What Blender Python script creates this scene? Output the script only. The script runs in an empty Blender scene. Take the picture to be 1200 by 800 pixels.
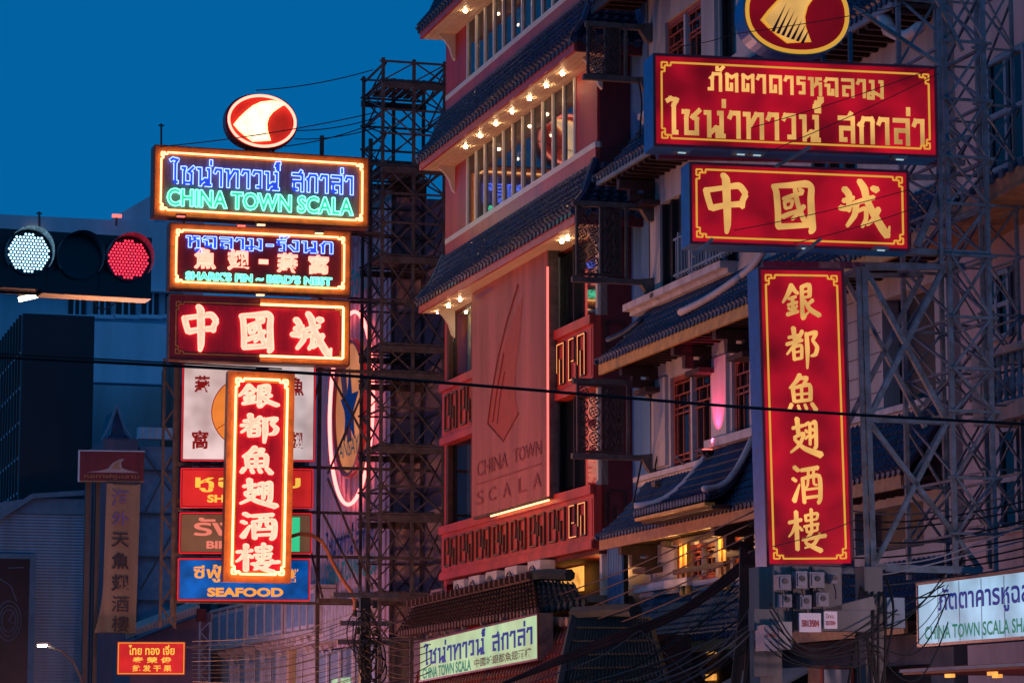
import bpy, math, random
from mathutils import Vector, Matrix
random.seed(7)
R = math.radians
C = bpy.context.scene.collection
sc = bpy.context.scene

# ---------------------------------------------------------------- camera, sky, exposure
F, PT, YW, CZ = 3300.0, math.atan(467 / 3300), R(16.26), 1.7
cd = bpy.data.cameras.new('camera'); cam = bpy.data.objects.new('camera', cd); C.objects.link(cam)
cd.sensor_width = 36; cd.lens = 36 * F / 1200; cd.clip_start = 0.5; cd.clip_end = 6000
cam.location = (0, 0, CZ); cam.rotation_euler = (math.pi / 2 + PT, 0, -YW); sc.camera = cam
w = bpy.data.worlds.new('World'); sc.world = w; w.use_nodes = True
nt = w.node_tree; bg = nt.nodes['Background']
sky = nt.nodes.new('ShaderNodeTexSky'); sky.sky_type = 'NISHITA'; sky.sun_disc = False
SUN_EL, SUN_AZ = R(2.0), R(250)
sky.sun_elevation = SUN_EL; sky.sun_rotation = SUN_AZ; sky.air_density = 1.3; sky.dust_density = 0.2; sky.ozone_density = 6
mx = nt.nodes.new('ShaderNodeMix'); mx.data_type = 'RGBA'; mx.blend_type = 'MIX'
mx.inputs['Factor'].default_value = 0.94
nt.links.new(sky.outputs[0], mx.inputs['A'])
tc = nt.nodes.new('ShaderNodeTexCoord'); sp = nt.nodes.new('ShaderNodeSeparateXYZ'); cr = nt.nodes.new('ShaderNodeValToRGB')
nt.links.new(tc.outputs['Generated'], sp.inputs[0]); nt.links.new(sp.outputs['Z'], cr.inputs[0]); nt.links.new(cr.outputs[0], mx.inputs['B'])
cr.color_ramp.elements[0].position = 0.0; cr.color_ramp.elements[0].color = (.0, 1.04, 3.05, 1)
cr.color_ramp.elements[1].position = 1.0; cr.color_ramp.elements[1].color = (.12, .35, 1.0, 1)
for p_, c_ in ((.12, (.0, 1.02, 3.0, 1)), (.21, (.0, 1.02, 3.0, 1)), (.27, (.0, 1.0, 2.95, 1))):
    e_ = cr.color_ramp.elements.new(p_); e_.color = c_
nt.links.new(mx.outputs['Result'], bg.inputs['Color']); bg.inputs['Strength'].default_value = 0.125
sd = bpy.data.lights.new('sun', 'SUN'); sun = bpy.data.objects.new('sun', sd); C.objects.link(sun)
sd.energy = 0.15; sd.angle = R(60); sd.color = (.5, .75, 1.0)       # dusk afterglow, low and wide
sun.rotation_euler = (R(90 - 35), 0, R(-50))
sc.view_settings.view_transform = 'Standard'; sc.view_settings.look = 'None'; sc.view_settings.exposure = 0; sc.view_settings.gamma = 1
sc.cycles.use_denoising = True; sc.cycles.max_bounces = 5; sc.cycles.diffuse_bounces = 3; sc.cycles.glossy_bounces = 3
sc.cycles.transparent_max_bounces = 12; sc.cycles.sample_clamp_indirect = 3; sc.cycles.caustics_reflective = False; sc.cycles.caustics_refractive = False

# ---------------------------------------------------------------- photograph rays (street frame: X across, Y along the street, Z up)
def ray(px, py):
    dx = px - 600; dz = 400 - py
    y = F * math.cos(PT) - dz * math.sin(PT); z = F * math.sin(PT) + dz * math.cos(PT)
    return Vector((dx * math.cos(YW) + y * math.sin(YW), -dx * math.sin(YW) + y * math.cos(YW), z))
def onX(px, py, X):
    r = ray(px, py); k = X / r.x; return Vector((X, r.y * k, CZ + r.z * k))
def onY(px, py, Y):
    r = ray(px, py); k = Y / r.y; return Vector((r.x * k, Y, CZ + r.z * k))
def YX(px, X): return onX(px, 500, X).y
def ZX(px, py, X): return onX(px, py, X).z

# ---------------------------------------------------------------- materials
M = {}
def nodes(name):
    m = bpy.data.materials.new(name); m.use_nodes = True; M[name] = m
    return m, m.node_tree, m.node_tree.nodes['Principled BSDF']
def mat(name, col, rough=.6, metal=0., var=.25, scale=3., bump=.15, streak=False, col2=None, coat=0.):
    m, t, b = nodes(name)
    g = t.nodes.new('ShaderNodeNewGeometry'); mp = t.nodes.new('ShaderNodeMapping')
    mp.inputs['Scale'].default_value = (scale, scale, scale * (.12 if streak else 1))
    n = t.nodes.new('ShaderNodeTexNoise'); n.inputs['Scale'].default_value = 1.; n.inputs['Detail'].default_value = 6; n.inputs['Roughness'].default_value = .65
    t.links.new(g.outputs['Position'], mp.inputs[0]); t.links.new(mp.outputs[0], n.inputs['Vector'])
    r = t.nodes.new('ShaderNodeValToRGB'); t.links.new(n.outputs[0], r.inputs[0])
    lo = [c * (1 - var) for c in col] if col2 is None else col2
    r.color_ramp.elements[0].position = .3; r.color_ramp.elements[0].color = (*lo, 1)
    r.color_ramp.elements[1].position = .68; r.color_ramp.elements[1].color = (*[min(1, c * (1 + var * .5)) for c in col], 1)
    t.links.new(r.outputs[0], b.inputs['Base Color'])
    b.inputs['Roughness'].default_value = rough; b.inputs['Metallic'].default_value = metal; b.inputs['Coat Weight'].default_value = coat
    if bump:
        n2 = t.nodes.new('ShaderNodeTexNoise'); n2.inputs['Scale'].default_value = scale * 8; n2.inputs['Detail'].default_value = 4
        t.links.new(g.outputs['Position'], n2.inputs['Vector'])
        bp = t.nodes.new('ShaderNodeBump'); bp.inputs['Strength'].default_value = bump; bp.inputs['Distance'].default_value = .02
        t.links.new(n2.outputs[0], bp.inputs['Height']); t.links.new(bp.outputs[0], b.inputs['Normal'])
    return m
def emis(name, col, s, base=None, var=0., scale=2.):
    m, t, b = nodes(name)
    b.inputs['Base Color'].default_value = (*(base or [c * .5 for c in col]), 1); b.inputs['Roughness'].default_value = .5; b.inputs['Specular IOR Level'].default_value = .12
    b.inputs['Emission Color'].default_value = (*col, 1); b.inputs['Emission Strength'].default_value = s
    if var:                                                          # uneven tubes inside a light box
        g = t.nodes.new('ShaderNodeNewGeometry'); n = t.nodes.new('ShaderNodeTexNoise'); n.inputs['Scale'].default_value = scale; n.inputs['Detail'].default_value = 2
        t.links.new(g.outputs['Position'], n.inputs['Vector'])
        mr = t.nodes.new('ShaderNodeMapRange'); mr.inputs[1].default_value = .3; mr.inputs[2].default_value = .7
        mr.inputs[3].default_value = s * (1 - var); mr.inputs[4].default_value = s * (1 + var * .6)
        t.links.new(n.outputs[0], mr.inputs[0]); t.links.new(mr.outputs[0], b.inputs['Emission Strength'])
    return m
def glass(name, tint, rough=.05, transp=.55, ior=1.6):
    m, t, b = nodes(name)
    b.inputs['Base Color'].default_value = (*tint, 1); b.inputs['Roughness'].default_value = rough; b.inputs['IOR'].default_value = ior; b.inputs['Specular IOR Level'].default_value = .9
    tr = t.nodes.new('ShaderNodeBsdfTransparent'); tr.inputs[0].default_value = (.6, .65, .7, 1)
    ms = t.nodes.new('ShaderNodeMixShader'); ms.inputs[0].default_value = 1 - transp
    t.links.new(tr.outputs[0], ms.inputs[1]); t.links.new(b.outputs[0], ms.inputs[2]); t.links.new(ms.outputs[0], t.nodes['Material Output'].inputs[0])
    return m
mat('asphalt', (.05, .05, .055)); mat('paving', (.2, .19, .18)); mat('kerb_stone', (.3, .29, .28))
mat('red_wall', (.46, .028, .028), .5, var=.45, scale=1.2, bump=.05, streak=True); mat('maroon', (.13, .015, .02), .6, var=.3)
mat('red_board', (.5, .05, .035), .4, var=.4, scale=1.5, bump=.04, streak=True); mat('fret_gold', (.35, .2, .06), .35, metal=.6)
mat('pink_render', (.62, .40, .36), .7, var=.25, scale=1.5, streak=True); mat('cream', (.62, .55, .45), .6, var=.12); mat('soffit', (.68, .56, .4), .5, var=.16, scale=4)
mat('frame_white', (.72, .7, .62), .4, var=.1); mat('white_wall', (.50, .47, .47), .75, var=.38, scale=1.3, streak=True)
mat('ledge', (.55, .53, .56), .7, var=.3, scale=3); mat('lattice_red_glow', (.4, .09, .05), .4, var=.3); mat('blue_wall', (.13, .3, .56), .55, var=.35, scale=.9, streak=True, bump=.04)
mat('tile', (.018, .05, .115), .5, var=.6, scale=3, coat=.08); mat('tile_green', (.012, .03, .03), .8, var=.5, scale=4); mat('tile_brown', (.07, .03, .022), .7, var=.5, scale=5)
mat('tile_red', (.3, .07, .05), .5, var=.4, scale=5); mat('timber', (.42, .2, .09), .6, var=.4, scale=6); mat('dark_timber', (.06, .025, .02), .6, var=.5, scale=5)
mat('gold_timber', (.62, .33, .07), .5, var=.35, scale=5)
mat('steel', (.12, .1, .095), .65, .2, var=.55, scale=5); mat('blue_steel', (.15, .2, .25), .6, .1, var=.5, scale=5, col2=(.09, .085, .08))
mat('plank', (.09, .075, .07), .8, var=.5, scale=5); mat('black', (.012, .012, .014), .6); mat('rubber', (.012, .012, .013), .75, var=.2, bump=0)
mat('cable_red_lit', (.05, .018, .016), .7, var=.3, bump=0); mat('cable_grey', (.12, .11, .12), .7, var=.3, bump=0)
mat('office', (.36, .6, .72), .75, var=.22, scale=.6, streak=True); mat('office_light', (.5, .72, .85), .7, var=.2, scale=.8, streak=True); mat('tower_dark', (.008, .01, .016), .4, var=.2)
mat('corrugated', (.42, .62, .78), .45, .2, var=.35, scale=.9, streak=True); mat('curtain', (.4, .62, .75), .25, .3, var=.3); mat('tan', (.42, .28, .15), .7, var=.3, scale=1.5, streak=True)
mat('brown_post', (.14, .1, .07), .7, var=.4, streak=True); mat('mauve_wall', (.6, .42, .4), .75, var=.35, scale=1.2, streak=True); mat('lilac', (.24, .15, .19), .7, var=.3, scale=1.5, streak=True); mat('concrete', (.2, .185, .18), .85, var=.45, scale=1.6, streak=True)
mat('pink_cladding', (.55, .42, .5), .55, var=.25, scale=1.2, streak=True); mat('sign_edge', (.0, .17, .5), .4, .1, var=.35, scale=5); mat('sign_brown', (.2, .07, .03), .5, var=.5, scale=4)
mat('trim_orange_glow', (.75, .25, .05), .45, var=.35, scale=4); mat('panel_dark', (.2, .13, .15), .4, var=.5, scale=4, streak=True); mat('panel_red', (.5, .012, .045), .35, var=.4, scale=4, streak=True)
mat('panel_wine', (.16, .012, .02), .35, var=.4, scale=4, streak=True); mat('banner', (.43, .13, .12), .6, var=.4, scale=1.2, streak=True, bump=.03); mat('banner_red', (.40, .055, .04), .55, var=.15, bump=0)
mat('banner_ink', (.27, .055, .055), .6, var=.1, bump=0); mat('lavender', (.25, .16, .4), .6, bump=0); mat('ink_blue', (.03, .09, .32), .5, bump=0); mat('ink_green', (.02, .3, .25), .5, bump=0)
mat('ink_dark', (.02, .02, .03), .5, bump=0); mat('ink_red', (.4, .02, .02), .5, bump=0); mat('ac_white', (.55, .53, .55), .5, var=.2); mat('ac_grille', (.03, .03, .035), .5)
mat('curtain_cloth', (.55, .45, .33), .85, var=.3, scale=4); mat('room', (.16, .12, .1), .8); mat('screen_wood', (.075, .04, .035), .5, var=.5, scale=6); mat('porcelain', (.3, .2, .15), .4)
mat('orange_lit_pipe', (.5, .17, .06), .45, var=.3); mat('traffic_black', (.012, .013, .016), .35, var=.2, bump=.02); mat('visor', (.35, .4, .45), .4, bump=0); mat('meter_box', (.24, .22, .26), .5, var=.2)
mat('plate_white', (.8, .7, .75), .5, var=.1); mat('gold_ink', (.45, .27, .07), .5, bump=0); mat('poster_dark', (.01, .018, .03), .3, var=.3, bump=0); mat('grey_blue', (.22, .3, .38), .5, var=.2); mat('balcony_blue', (.2, .3, .4), .6, var=.3)
mat('pale_stone', (.45, .4, .38), .8, var=.25, scale=2); mat('disc_orange', (.75, .3, .1), .5, var=.2, scale=1, bump=0); mat('star_blue', (.02, .08, .4), .5, bump=0); mat('awning_red', (.35, .03, .02), .6)
glass('window_glass', (.02, .03, .04), .04, .35, 1.9); glass('clear_glass', (.02, .03, .04), .04, .82, 1.45); glass('dark_glass', (.012, .012, .014), .08, .2, 1.28)
emis('neon_orange', (1, .5, .19), 4.0); emis('neon_red', (1, .24, .17), 3.4); emis('neon_red_dim', (1, .13, .11), 2.2); emis('neon_blue', (.14, .23, 1), 5.2); emis('neon_green', (.13, 1, .55), 5.0); emis('box_maroon', (.9, .008, .03), .13, (.25, .01, .02), .6, 1.1)
emis('face_peach', (1, .55, .4), 1.05, var=.15, scale=6); emis('face_cream', (1, .5, .2), .95, var=.12, scale=6); emis('face_blue', (.05, .12, .7), .4); emis('face_green', (.1, .6, .4), .35)
emis('face_fin', (1, .72, .48), 1.9, var=.25, scale=3); emis('box_red', (.9, .008, .032), .40, (.22, .01, .02), .72, 1.3); emis('letter_gold', (1, .53, .14), .78, var=.5, scale=1.5)
emis('line_gold', (1, .5, .06), .62); emis('box_white', (.92, .76, .74), .58, (.5, .45, .45), .55, 1.1); emis('box_blue_white', (.42, .68, .95), .75, (.15, .15, .15), .4, 1.6); emis('box_red2', (.95, .03, .03), .5, (.4, .02, .02), .3, 1.5)
emis('box_brown', (.3, .14, .08), .32, (.15, .1, .06), .3, 1.5); emis('box_blue', (.0, .13, .6), .62, (.0, .04, .12), .6, 1.8); emis('letter_orange', (1, .42, .07), .75); emis('letter_pink', (1, .28, .2), .6)
emis('box_cream', (.55, .9, .5), .6, (.16, .18, .13), .25, 1.2); emis('box_hot', (1, .02, .03), .62); emis('panel_glow', (1, .06, .02), .2, (.5, .03, .04), .5, 1.5); emis('disc_lit', (1, .32, .1), .5, (.5, .2, .08), .4, .7); emis('line_white', (.6, .9, 1), .5); emis('disc_glow', (1, .3, .05), .65, var=.2); emis('letter_yellow', (1, .62, .08), .85)
emis('ink_red_lit', (.32, .012, .012), .5); emis('ink_blue_lit', (.002, .035, .3), .6, (.005, .01, .06)); emis('ink_green_lit', (.0, .3, .2), .5, (.0, .05, .03)); emis('ink_dark_lit', (.12, .09, .06), .3)
emis('bulb', (1, .62, .32), 85); emis('lamp_white', (1, .85, .65), 9); emis('led_blue', (.42, .78, 1), 3.2); emis('led_white', (.6, .9, 1), 3.2); emis('led_red', (1, .03, .07), 2.6); emis('warm_window', (1, .42, .08), 1.1, var=.5, scale=3)
emis('shop_warm', (1, .25, .12), .7, var=.4, scale=2); emis('neon_pinkline', (1, .12, .1), 2.4); emis('street_lamp_glow', (1, .9, .8), 40); emis('green_box', (.05, .8, .35), .7)
emis('neon_oval', (1, .14, .12), 5.5); emis('fret_glint', (1, .35, .12), 1.3)

# ---------------------------------------------------------------- builders
def props(o, label=None, cat=None, group=None, kind=None):
    for k, v in (('label', label), ('category', cat), ('group', group), ('kind', kind)):
        if v: o[k] = v
    return o
def thing(name, label, cat, loc=(0, 0, 0), rot=None, group=None):
    o = bpy.data.objects.new(name, None); C.objects.link(o); o.empty_display_size = .3
    mw = Matrix.Translation(Vector(loc))
    if rot is not None: mw = mw @ rot.to_4x4()
    o.matrix_basis = mw; o['_mw'] = 0; del o['_mw']; MW[o.name] = mw
    return props(o, label, cat, group)
MW = {}
def wm(o): return MW.get(o.name, Matrix.Identity(4)) if o else Matrix.Identity(4)
UNIT = {}
def unit(mname):
    if mname not in UNIT:
        me = bpy.data.meshes.new('unit_' + mname)
        v = [(x, y, z) for x in (-.5, .5) for y in (-.5, .5) for z in (-.5, .5)]
        f = [(0, 1, 3, 2), (4, 6, 7, 5), (0, 4, 5, 1), (2, 3, 7, 6), (0, 2, 6, 4), (1, 5, 7, 3)]
        me.from_pydata(v, [], f); me.materials.append(M[mname]); UNIT[mname] = me
    return UNIT[mname]
def place(name, me, parent, world, local=False, **k):
    o = bpy.data.objects.new(name, me); C.objects.link(o)
    full = (wm(parent) @ world) if local else world
    if parent: o.parent = parent
    o.matrix_basis = wm(parent).inverted() @ full if parent else full
    MW[o.name] = full
    return props(o, **k)
def bx(name, m, parent, x0, x1, y0, y1, z0, z1, local=False, **k):
    mw = Matrix.Translation(((x0 + x1) / 2, (y0 + y1) / 2, (z0 + z1) / 2)) @ Matrix.Diagonal((abs(x1 - x0), abs(y1 - y0), abs(z1 - z0), 1))
    o = place(name, unit(m), parent, mw, local, **k)
    return o
def beam(name, m, parent, p, q, wd, h=None, local=False, **k):
    p = Vector(p); q = Vector(q); d = q - p; L = d.length
    rot = d.to_track_quat('Z', 'Y').to_matrix().to_4x4()
    mw = Matrix.Translation((p + q) / 2) @ rot @ Matrix.Diagonal((wd, h or wd, L, 1))
    return place(name, unit(m), parent, mw, local, **k)
class MB:
    def __init__(s): s.v = []; s.f = []
    def add(s, v, f):
        n = len(s.v); s.v += [tuple(x) for x in v]; s.f += [tuple(i + n for i in g) for g in f]
    def box(s, x0, x1, y0, y1, z0, z1):
        s.add([(x, y, z) for x in (x0, x1) for y in (y0, y1) for z in (z0, z1)], [(0, 1, 3, 2), (4, 6, 7, 5), (0, 4, 5, 1), (2, 3, 7, 6), (0, 2, 6, 4), (1, 5, 7, 3)])
    def beam(s, p, q, wd):
        p = Vector(p); q = Vector(q); m = (q - p).to_track_quat('Z', 'Y').to_matrix(); a = m @ Vector((wd / 2, 0, 0)); b = m @ Vector((0, wd / 2, 0))
        s.add([c + sx * a + sy * b for c in (p, q) for sx, sy in ((-1, -1), (1, -1), (1, 1), (-1, 1))], [(0, 1, 5, 4), (1, 2, 6, 5), (2, 3, 7, 6), (3, 0, 4, 7), (3, 2, 1, 0), (4, 5, 6, 7)])
    def tube(s, pts, r, n=6, closed=False):
        pts = [Vector(p) for p in pts]; N = len(pts); base = len(s.v); nb = None
        for i, p in enumerate(pts):
            a = pts[(i - 1) % N] if (closed or i) else p; b = pts[(i + 1) % N] if (closed or i < N - 1) else p
            t = (b - a).normalized() if (b - a).length > 1e-9 else Vector((1, 0, 0))
            if nb is None: nb = t.orthogonal().normalized()
            nb = (nb - t * nb.dot(t)); nb = nb.normalized() if nb.length > 1e-6 else t.orthogonal().normalized()
            c = t.cross(nb)
            for k in range(n):
                an = 2 * math.pi * k / n; s.v.append(tuple(p + r * (math.cos(an) * nb + math.sin(an) * c)))
        for i in range(N if closed else N - 1):
            j = (i + 1) % N
            for k in range(n):
                s.f.append((base + i * n + k, base + i * n + (k + 1) % n, base + j * n + (k + 1) % n, base + j * n + k))
        if not closed: s.f.append(tuple(base + k for k in range(n))[::-1]); s.f.append(tuple(base + (N - 1) * n + k for k in range(n)))
    def prism(s, poly, f0, f1):                                      # poly of 2-D points, f0/f1 map a point to 3-D front and back
        n = len(poly); v = [f0(p) for p in poly] + [f1(p) for p in poly]
        s.add(v, [tuple(range(n)), tuple(range(2 * n - 1, n - 1, -1))] + [(i, i + n, (i + 1) % n + n, (i + 1) % n) for i in range(n)])
    def build(s, name, m, parent=None, local=False, smooth=False, **k):
        me = bpy.data.meshes.new(name); inv = Matrix.Identity(4)
        if parent: inv = wm(parent).inverted()
        vv = s.v if (local or not parent) else [tuple(inv @ Vector(v)) for v in s.v]
        me.from_pydata(vv, [], s.f); me.materials.append(M[m])
        if smooth: me.polygons.foreach_set('use_smooth', [True] * len(me.polygons))
        o = bpy.data.objects.new(name, me); C.objects.link(o)
        if parent: o.parent = parent
        MW[o.name] = wm(parent)
        return props(o, **k)
def disc(mb, c, r, n=10, ax='z', t=.02):
    c = Vector(c); A = {'z': ((1, 0, 0), (0, 1, 0), (0, 0, 1)), 'x': ((0, 1, 0), (0, 0, 1), (1, 0, 0)), 'y': ((1, 0, 0), (0, 0, 1), (0, 1, 0))}[ax]
    a, b, d = map(Vector, A)
    pl = [(math.cos(2 * math.pi * i / n) * r, math.sin(2 * math.pi * i / n) * r) for i in range(n)]
    mb.prism(pl, lambda p: c + a * p[0] + b * p[1] - d * t / 2, lambda p: c + a * p[0] + b * p[1] + d * t / 2)

# ---------------------------------------------------------------- lettering (Blender's own font)
TX = {}
TEXTS = [('ไชน่าทาวน์ สกาล่า', .016), ('CHINA TOWN SCALA', .03), ('หูฉลาม-รังนก', .02), ('魚', .03), ('翅', .03), ('燕', .03), ('窩', .03), ("SHARK'S FIN ~ BIRD'S NEST", .03), ('ภัตตาคารหูฉลาม', .028),
         ('หูฉลาม', .02), ("SHARK'S FIN", .04), ('รังนก', .02), ("BIRD'S NEST", .04), ('ซีฟู้ด', .02), ('SEAFOOD', .05), ('鮮', .03), ('海', .01), ('外', .01), ('天', .01), ('酒', .01), ('樓', .01), ('CHINA', 0), ('TOWN', 0),
         ('CHINA TOWN', .0), ('S', 0), ('C', 0), ('A', 0), ('L', 0), ('中國城銀都魚翅酒樓', .015), ('CHINA TOWN SCALA SHARK-FIN RESTAURANT', .02), ('ภัตตาคารหูฉลามไชน่าทาวน์', .022), ('ไทย ทอง เจี่ย', .02), ('泰 榮 俊', .02), ('批 发 干 果', .02),
         ('5013504', .03), ('โทร.', 0), ('หอกาฬหูฉลาม', 0), ('ANSAY', 0), ('-', .06)]
tmp = []
for s_, off in TEXTS:
    cu = bpy.data.curves.new('t', 'FONT'); cu.body = s_; cu.resolution_u = 3; cu.offset = off; ob = bpy.data.objects.new('t', cu); C.objects.link(ob); tmp.append((s_, ob))
bpy.context.view_layer.update(); dg = bpy.context.evaluated_depsgraph_get()
for s_, ob in tmp:
    me = bpy.data.meshes.new_from_object(ob.evaluated_get(dg))
    vs = [(v.co.x, v.co.y) for v in me.vertices]; fs = [tuple(p.vertices) for p in me.polygons]
    cnt = {}
    for f_ in fs:
        for i in range(len(f_)):
            e = (f_[i], f_[(i + 1) % len(f_)]); cnt[tuple(sorted(e))] = cnt.get(tuple(sorted(e)), 0) + 1
    # weld loops: boundary edges are those used once
    bd = [e for e, c in cnt.items() if c == 1]
    x0 = min(v[0] for v in vs); x1 = max(v[0] for v in vs); y0 = min(v[1] for v in vs); y1 = max(v[1] for v in vs)
    TX[s_] = ([((v[0] - x0) / (x1 - x0), (v[1] - y0) / (y1 - y0)) for v in vs], fs, bd)
    bpy.data.meshes.remove(me)
for s_, ob in tmp:
    cu = ob.data; bpy.data.objects.remove(ob); bpy.data.curves.remove(cu)

# square-cut Thai display letters of the signs: strokes on a grid, baseline 0, top 9
TH = {'ก': (6, [[(1.1, 0), (1.1, 6.2), (0, 7)], [(1.1, 7), (2, 9), (5.2, 9), (5.6, 8.2), (5.6, 0)]]), 'ภ': (6.6, [[(0, .9), (1.9, .9), (1.9, 6.2), (.8, 7)], [(1.9, 7), (2.6, 9), (6.0, 9), (6.2, 8), (6.2, 0)]]),
 'ต': (6.4, [[(3.3, 4.2), (3.3, 1), (1, 1), (1, 9), (3.4, 7.6), (6, 9), (6, 0)]]), 'ค': (6.4, [[(3.3, 4.2), (3.3, 1), (1, 1), (1, 9), (6, 9), (6, 0)]]), 'า': (4, [[(0, 7.2), (.8, 9), (3.6, 9), (3.6, 0)]]),
 'ร': (4.4, [[(4.4, 9), (.8, 9), (.8, 6), (3.8, 6), (3.8, 1), (1.6, 1)]]), 'ห': (6.6, [[(0, 8.8), (1.7, 8.8), (1.7, 0)], [(1.7, 4), (4, 6.2), (6.1, 6.2), (6.1, 0)], [(4.2, 6.2), (4.2, 8.8), (6.4, 8.8)]]),
 'ฉ': (6.6, [[(0, 7.6), (1, 9), (6.1, 9), (6.1, 0)], [(0, 5.6), (1.8, 5.6), (1.8, 1), (4, 1), (4, 3.4)]]), 'ล': (6.4, [[(.3, 9), (6, 9), (6, 0)], [(6, 5.2), (1.2, 5.2), (1.2, .9), (3.2, .9)]]),
 'ส': (6.4, [[(.3, 9), (6, 9), (6, 0)], [(6, 5.2), (1.2, 5.2), (1.2, .9), (3.2, .9)], [(4.2, 9), (5.4, 11)]]), 'ม': (8.0, [[(.6, 8.8), (2.2, 8.8), (2.2, 1)], [(2.6, -.2), (-.2, -.2), (-.2, 2.4), (3.6, 2.4), (7, .8)], [(5.6, 8.8), (7.0, 8.8), (7.0, 0)]]),
 'น': (8.0, [[(.2, 8.8), (1.9, 8.8), (1.9, 0)], [(1.9, 1.0), (4.6, 3.2), (6.6, 3.2)], [(5.2, 3.2), (5.2, .3), (8, .3)], [(5.6, 8.8), (6.9, 8.8), (6.9, .3)]]), 'ท': (7.4, [[(-.2, 8.8), (1.6, 8.8), (1.6, 0)], [(1.6, 3.6), (4.8, 8.8), (7.0, 8.8), (7.0, 0)]]),
 'ช': (6.8, [[(.2, 8.8), (2.1, 8.8), (1.6, 6.6), (1.6, 1), (5.8, 1), (5.8, 6.2), (4.2, 7), (7, 9.6)]]), 'ว': (4.8, [[(.2, 7.4), (1, 9), (4.4, 9), (4.4, 1), (2.2, 1)]]), 'ง': (4.8, [[(2.2, 8.8), (4.4, 8.8), (4.4, 1), (2.8, 1), (.2, 5)]]),
 'ไ': (3.2, [[(-.8, 12.6), (.6, 13.4), (3, 13), (1.9, 11), (1.9, 1), (3.2, 1)]]), ' ': (3.5, []), '-': (3.5, [[(.2, 4.6), (3.3, 4.6)]]), '่': (0, [[(-2.2, 11.2), (-2.2, 13.6)]]), '์': (0, [[(-3.6, 11.2), (-2.2, 11.2), (-2.2, 12.8), (-3.8, 12.8), (-3.2, 14.2), (-1.4, 14.6)]]),
 'ั': (0, [[(-4.2, 12.8), (-4.2, 11.3), (-2.4, 11.3), (-.8, 13)]]), 'ู': (0, [[(-3.4, -1.2), (-3.4, -3), (-1.8, -3), (-1.8, -1.2)]])}
TXO = {}
def point_in(p, q):
    c = False; j = len(q) - 1
    for i in range(len(q)):
        a, b = q[i], q[j]
        if (a[1] > p[1]) != (b[1] > p[1]) and p[0] < (b[0] - a[0]) * (p[1] - a[1]) / (b[1] - a[1]) + a[0]: c = not c
        j = i
    return c
for txt in ('ไชน่าทาวน์ สกาล่า', 'ภัตตาคารหูฉลาม', 'หูฉลาม-รังนก'):
    x = 0; quads = []; hw = .88
    for ch in txt:
        adv, sts = TH[ch]
        for st_ in sts:
            for k in range(len(st_) - 1):
                a = Vector(st_[k]) + Vector((x, 0)); b = Vector(st_[k + 1]) + Vector((x, 0)); d = (b - a).normalized(); n = Vector((-d.y, d.x))
                a = a - d * (hw if k else hw * .55); b = b + d * (hw if k < len(st_) - 2 else hw * .55); quads.append([a + n * hw, a - n * hw, b - n * hw, b + n * hw])
        if adv: x += adv + 2.1
    xs = [p.x for q in quads for p in q]; ys = [p.y for q in quads for p in q]; X0, X1, Y0_, Y1_ = min(xs), max(xs), min(ys), max(ys); nz_ = lambda p: ((p.x - X0) / (X1 - X0), (p.y - Y0_) / (Y1_ - Y0_))
    v_, f_, o_, b_ = [], [], [], []
    for i, q in enumerate(quads): n0 = len(v_); v_ += [nz_(p) for p in q]; o_ += [.0006 * (i % 9)] * 4; f_.append((n0, n0 + 1, n0 + 2, n0 + 3))
    for i, q in enumerate(quads):
        for k in range(4):
            a, b = q[k], q[(k + 1) % 4]; N_ = max(1, int((b - a).length / .45))
            for t_ in range(N_):
                p, r_ = a.lerp(b, t_ / N_), a.lerp(b, (t_ + 1) / N_); mid = (p + r_) / 2
                if not any(abs(mid.x - w2[0].x) < 16 and point_in(mid, w2) for j, w2 in enumerate(quads) if j != i): b_.append((len(v_), len(v_) + 1)); v_ += [nz_(p), nz_(r_)]; o_ += [0, 0]
    TX[txt] = (v_, f_, b_); TXO[txt] = o_

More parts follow.
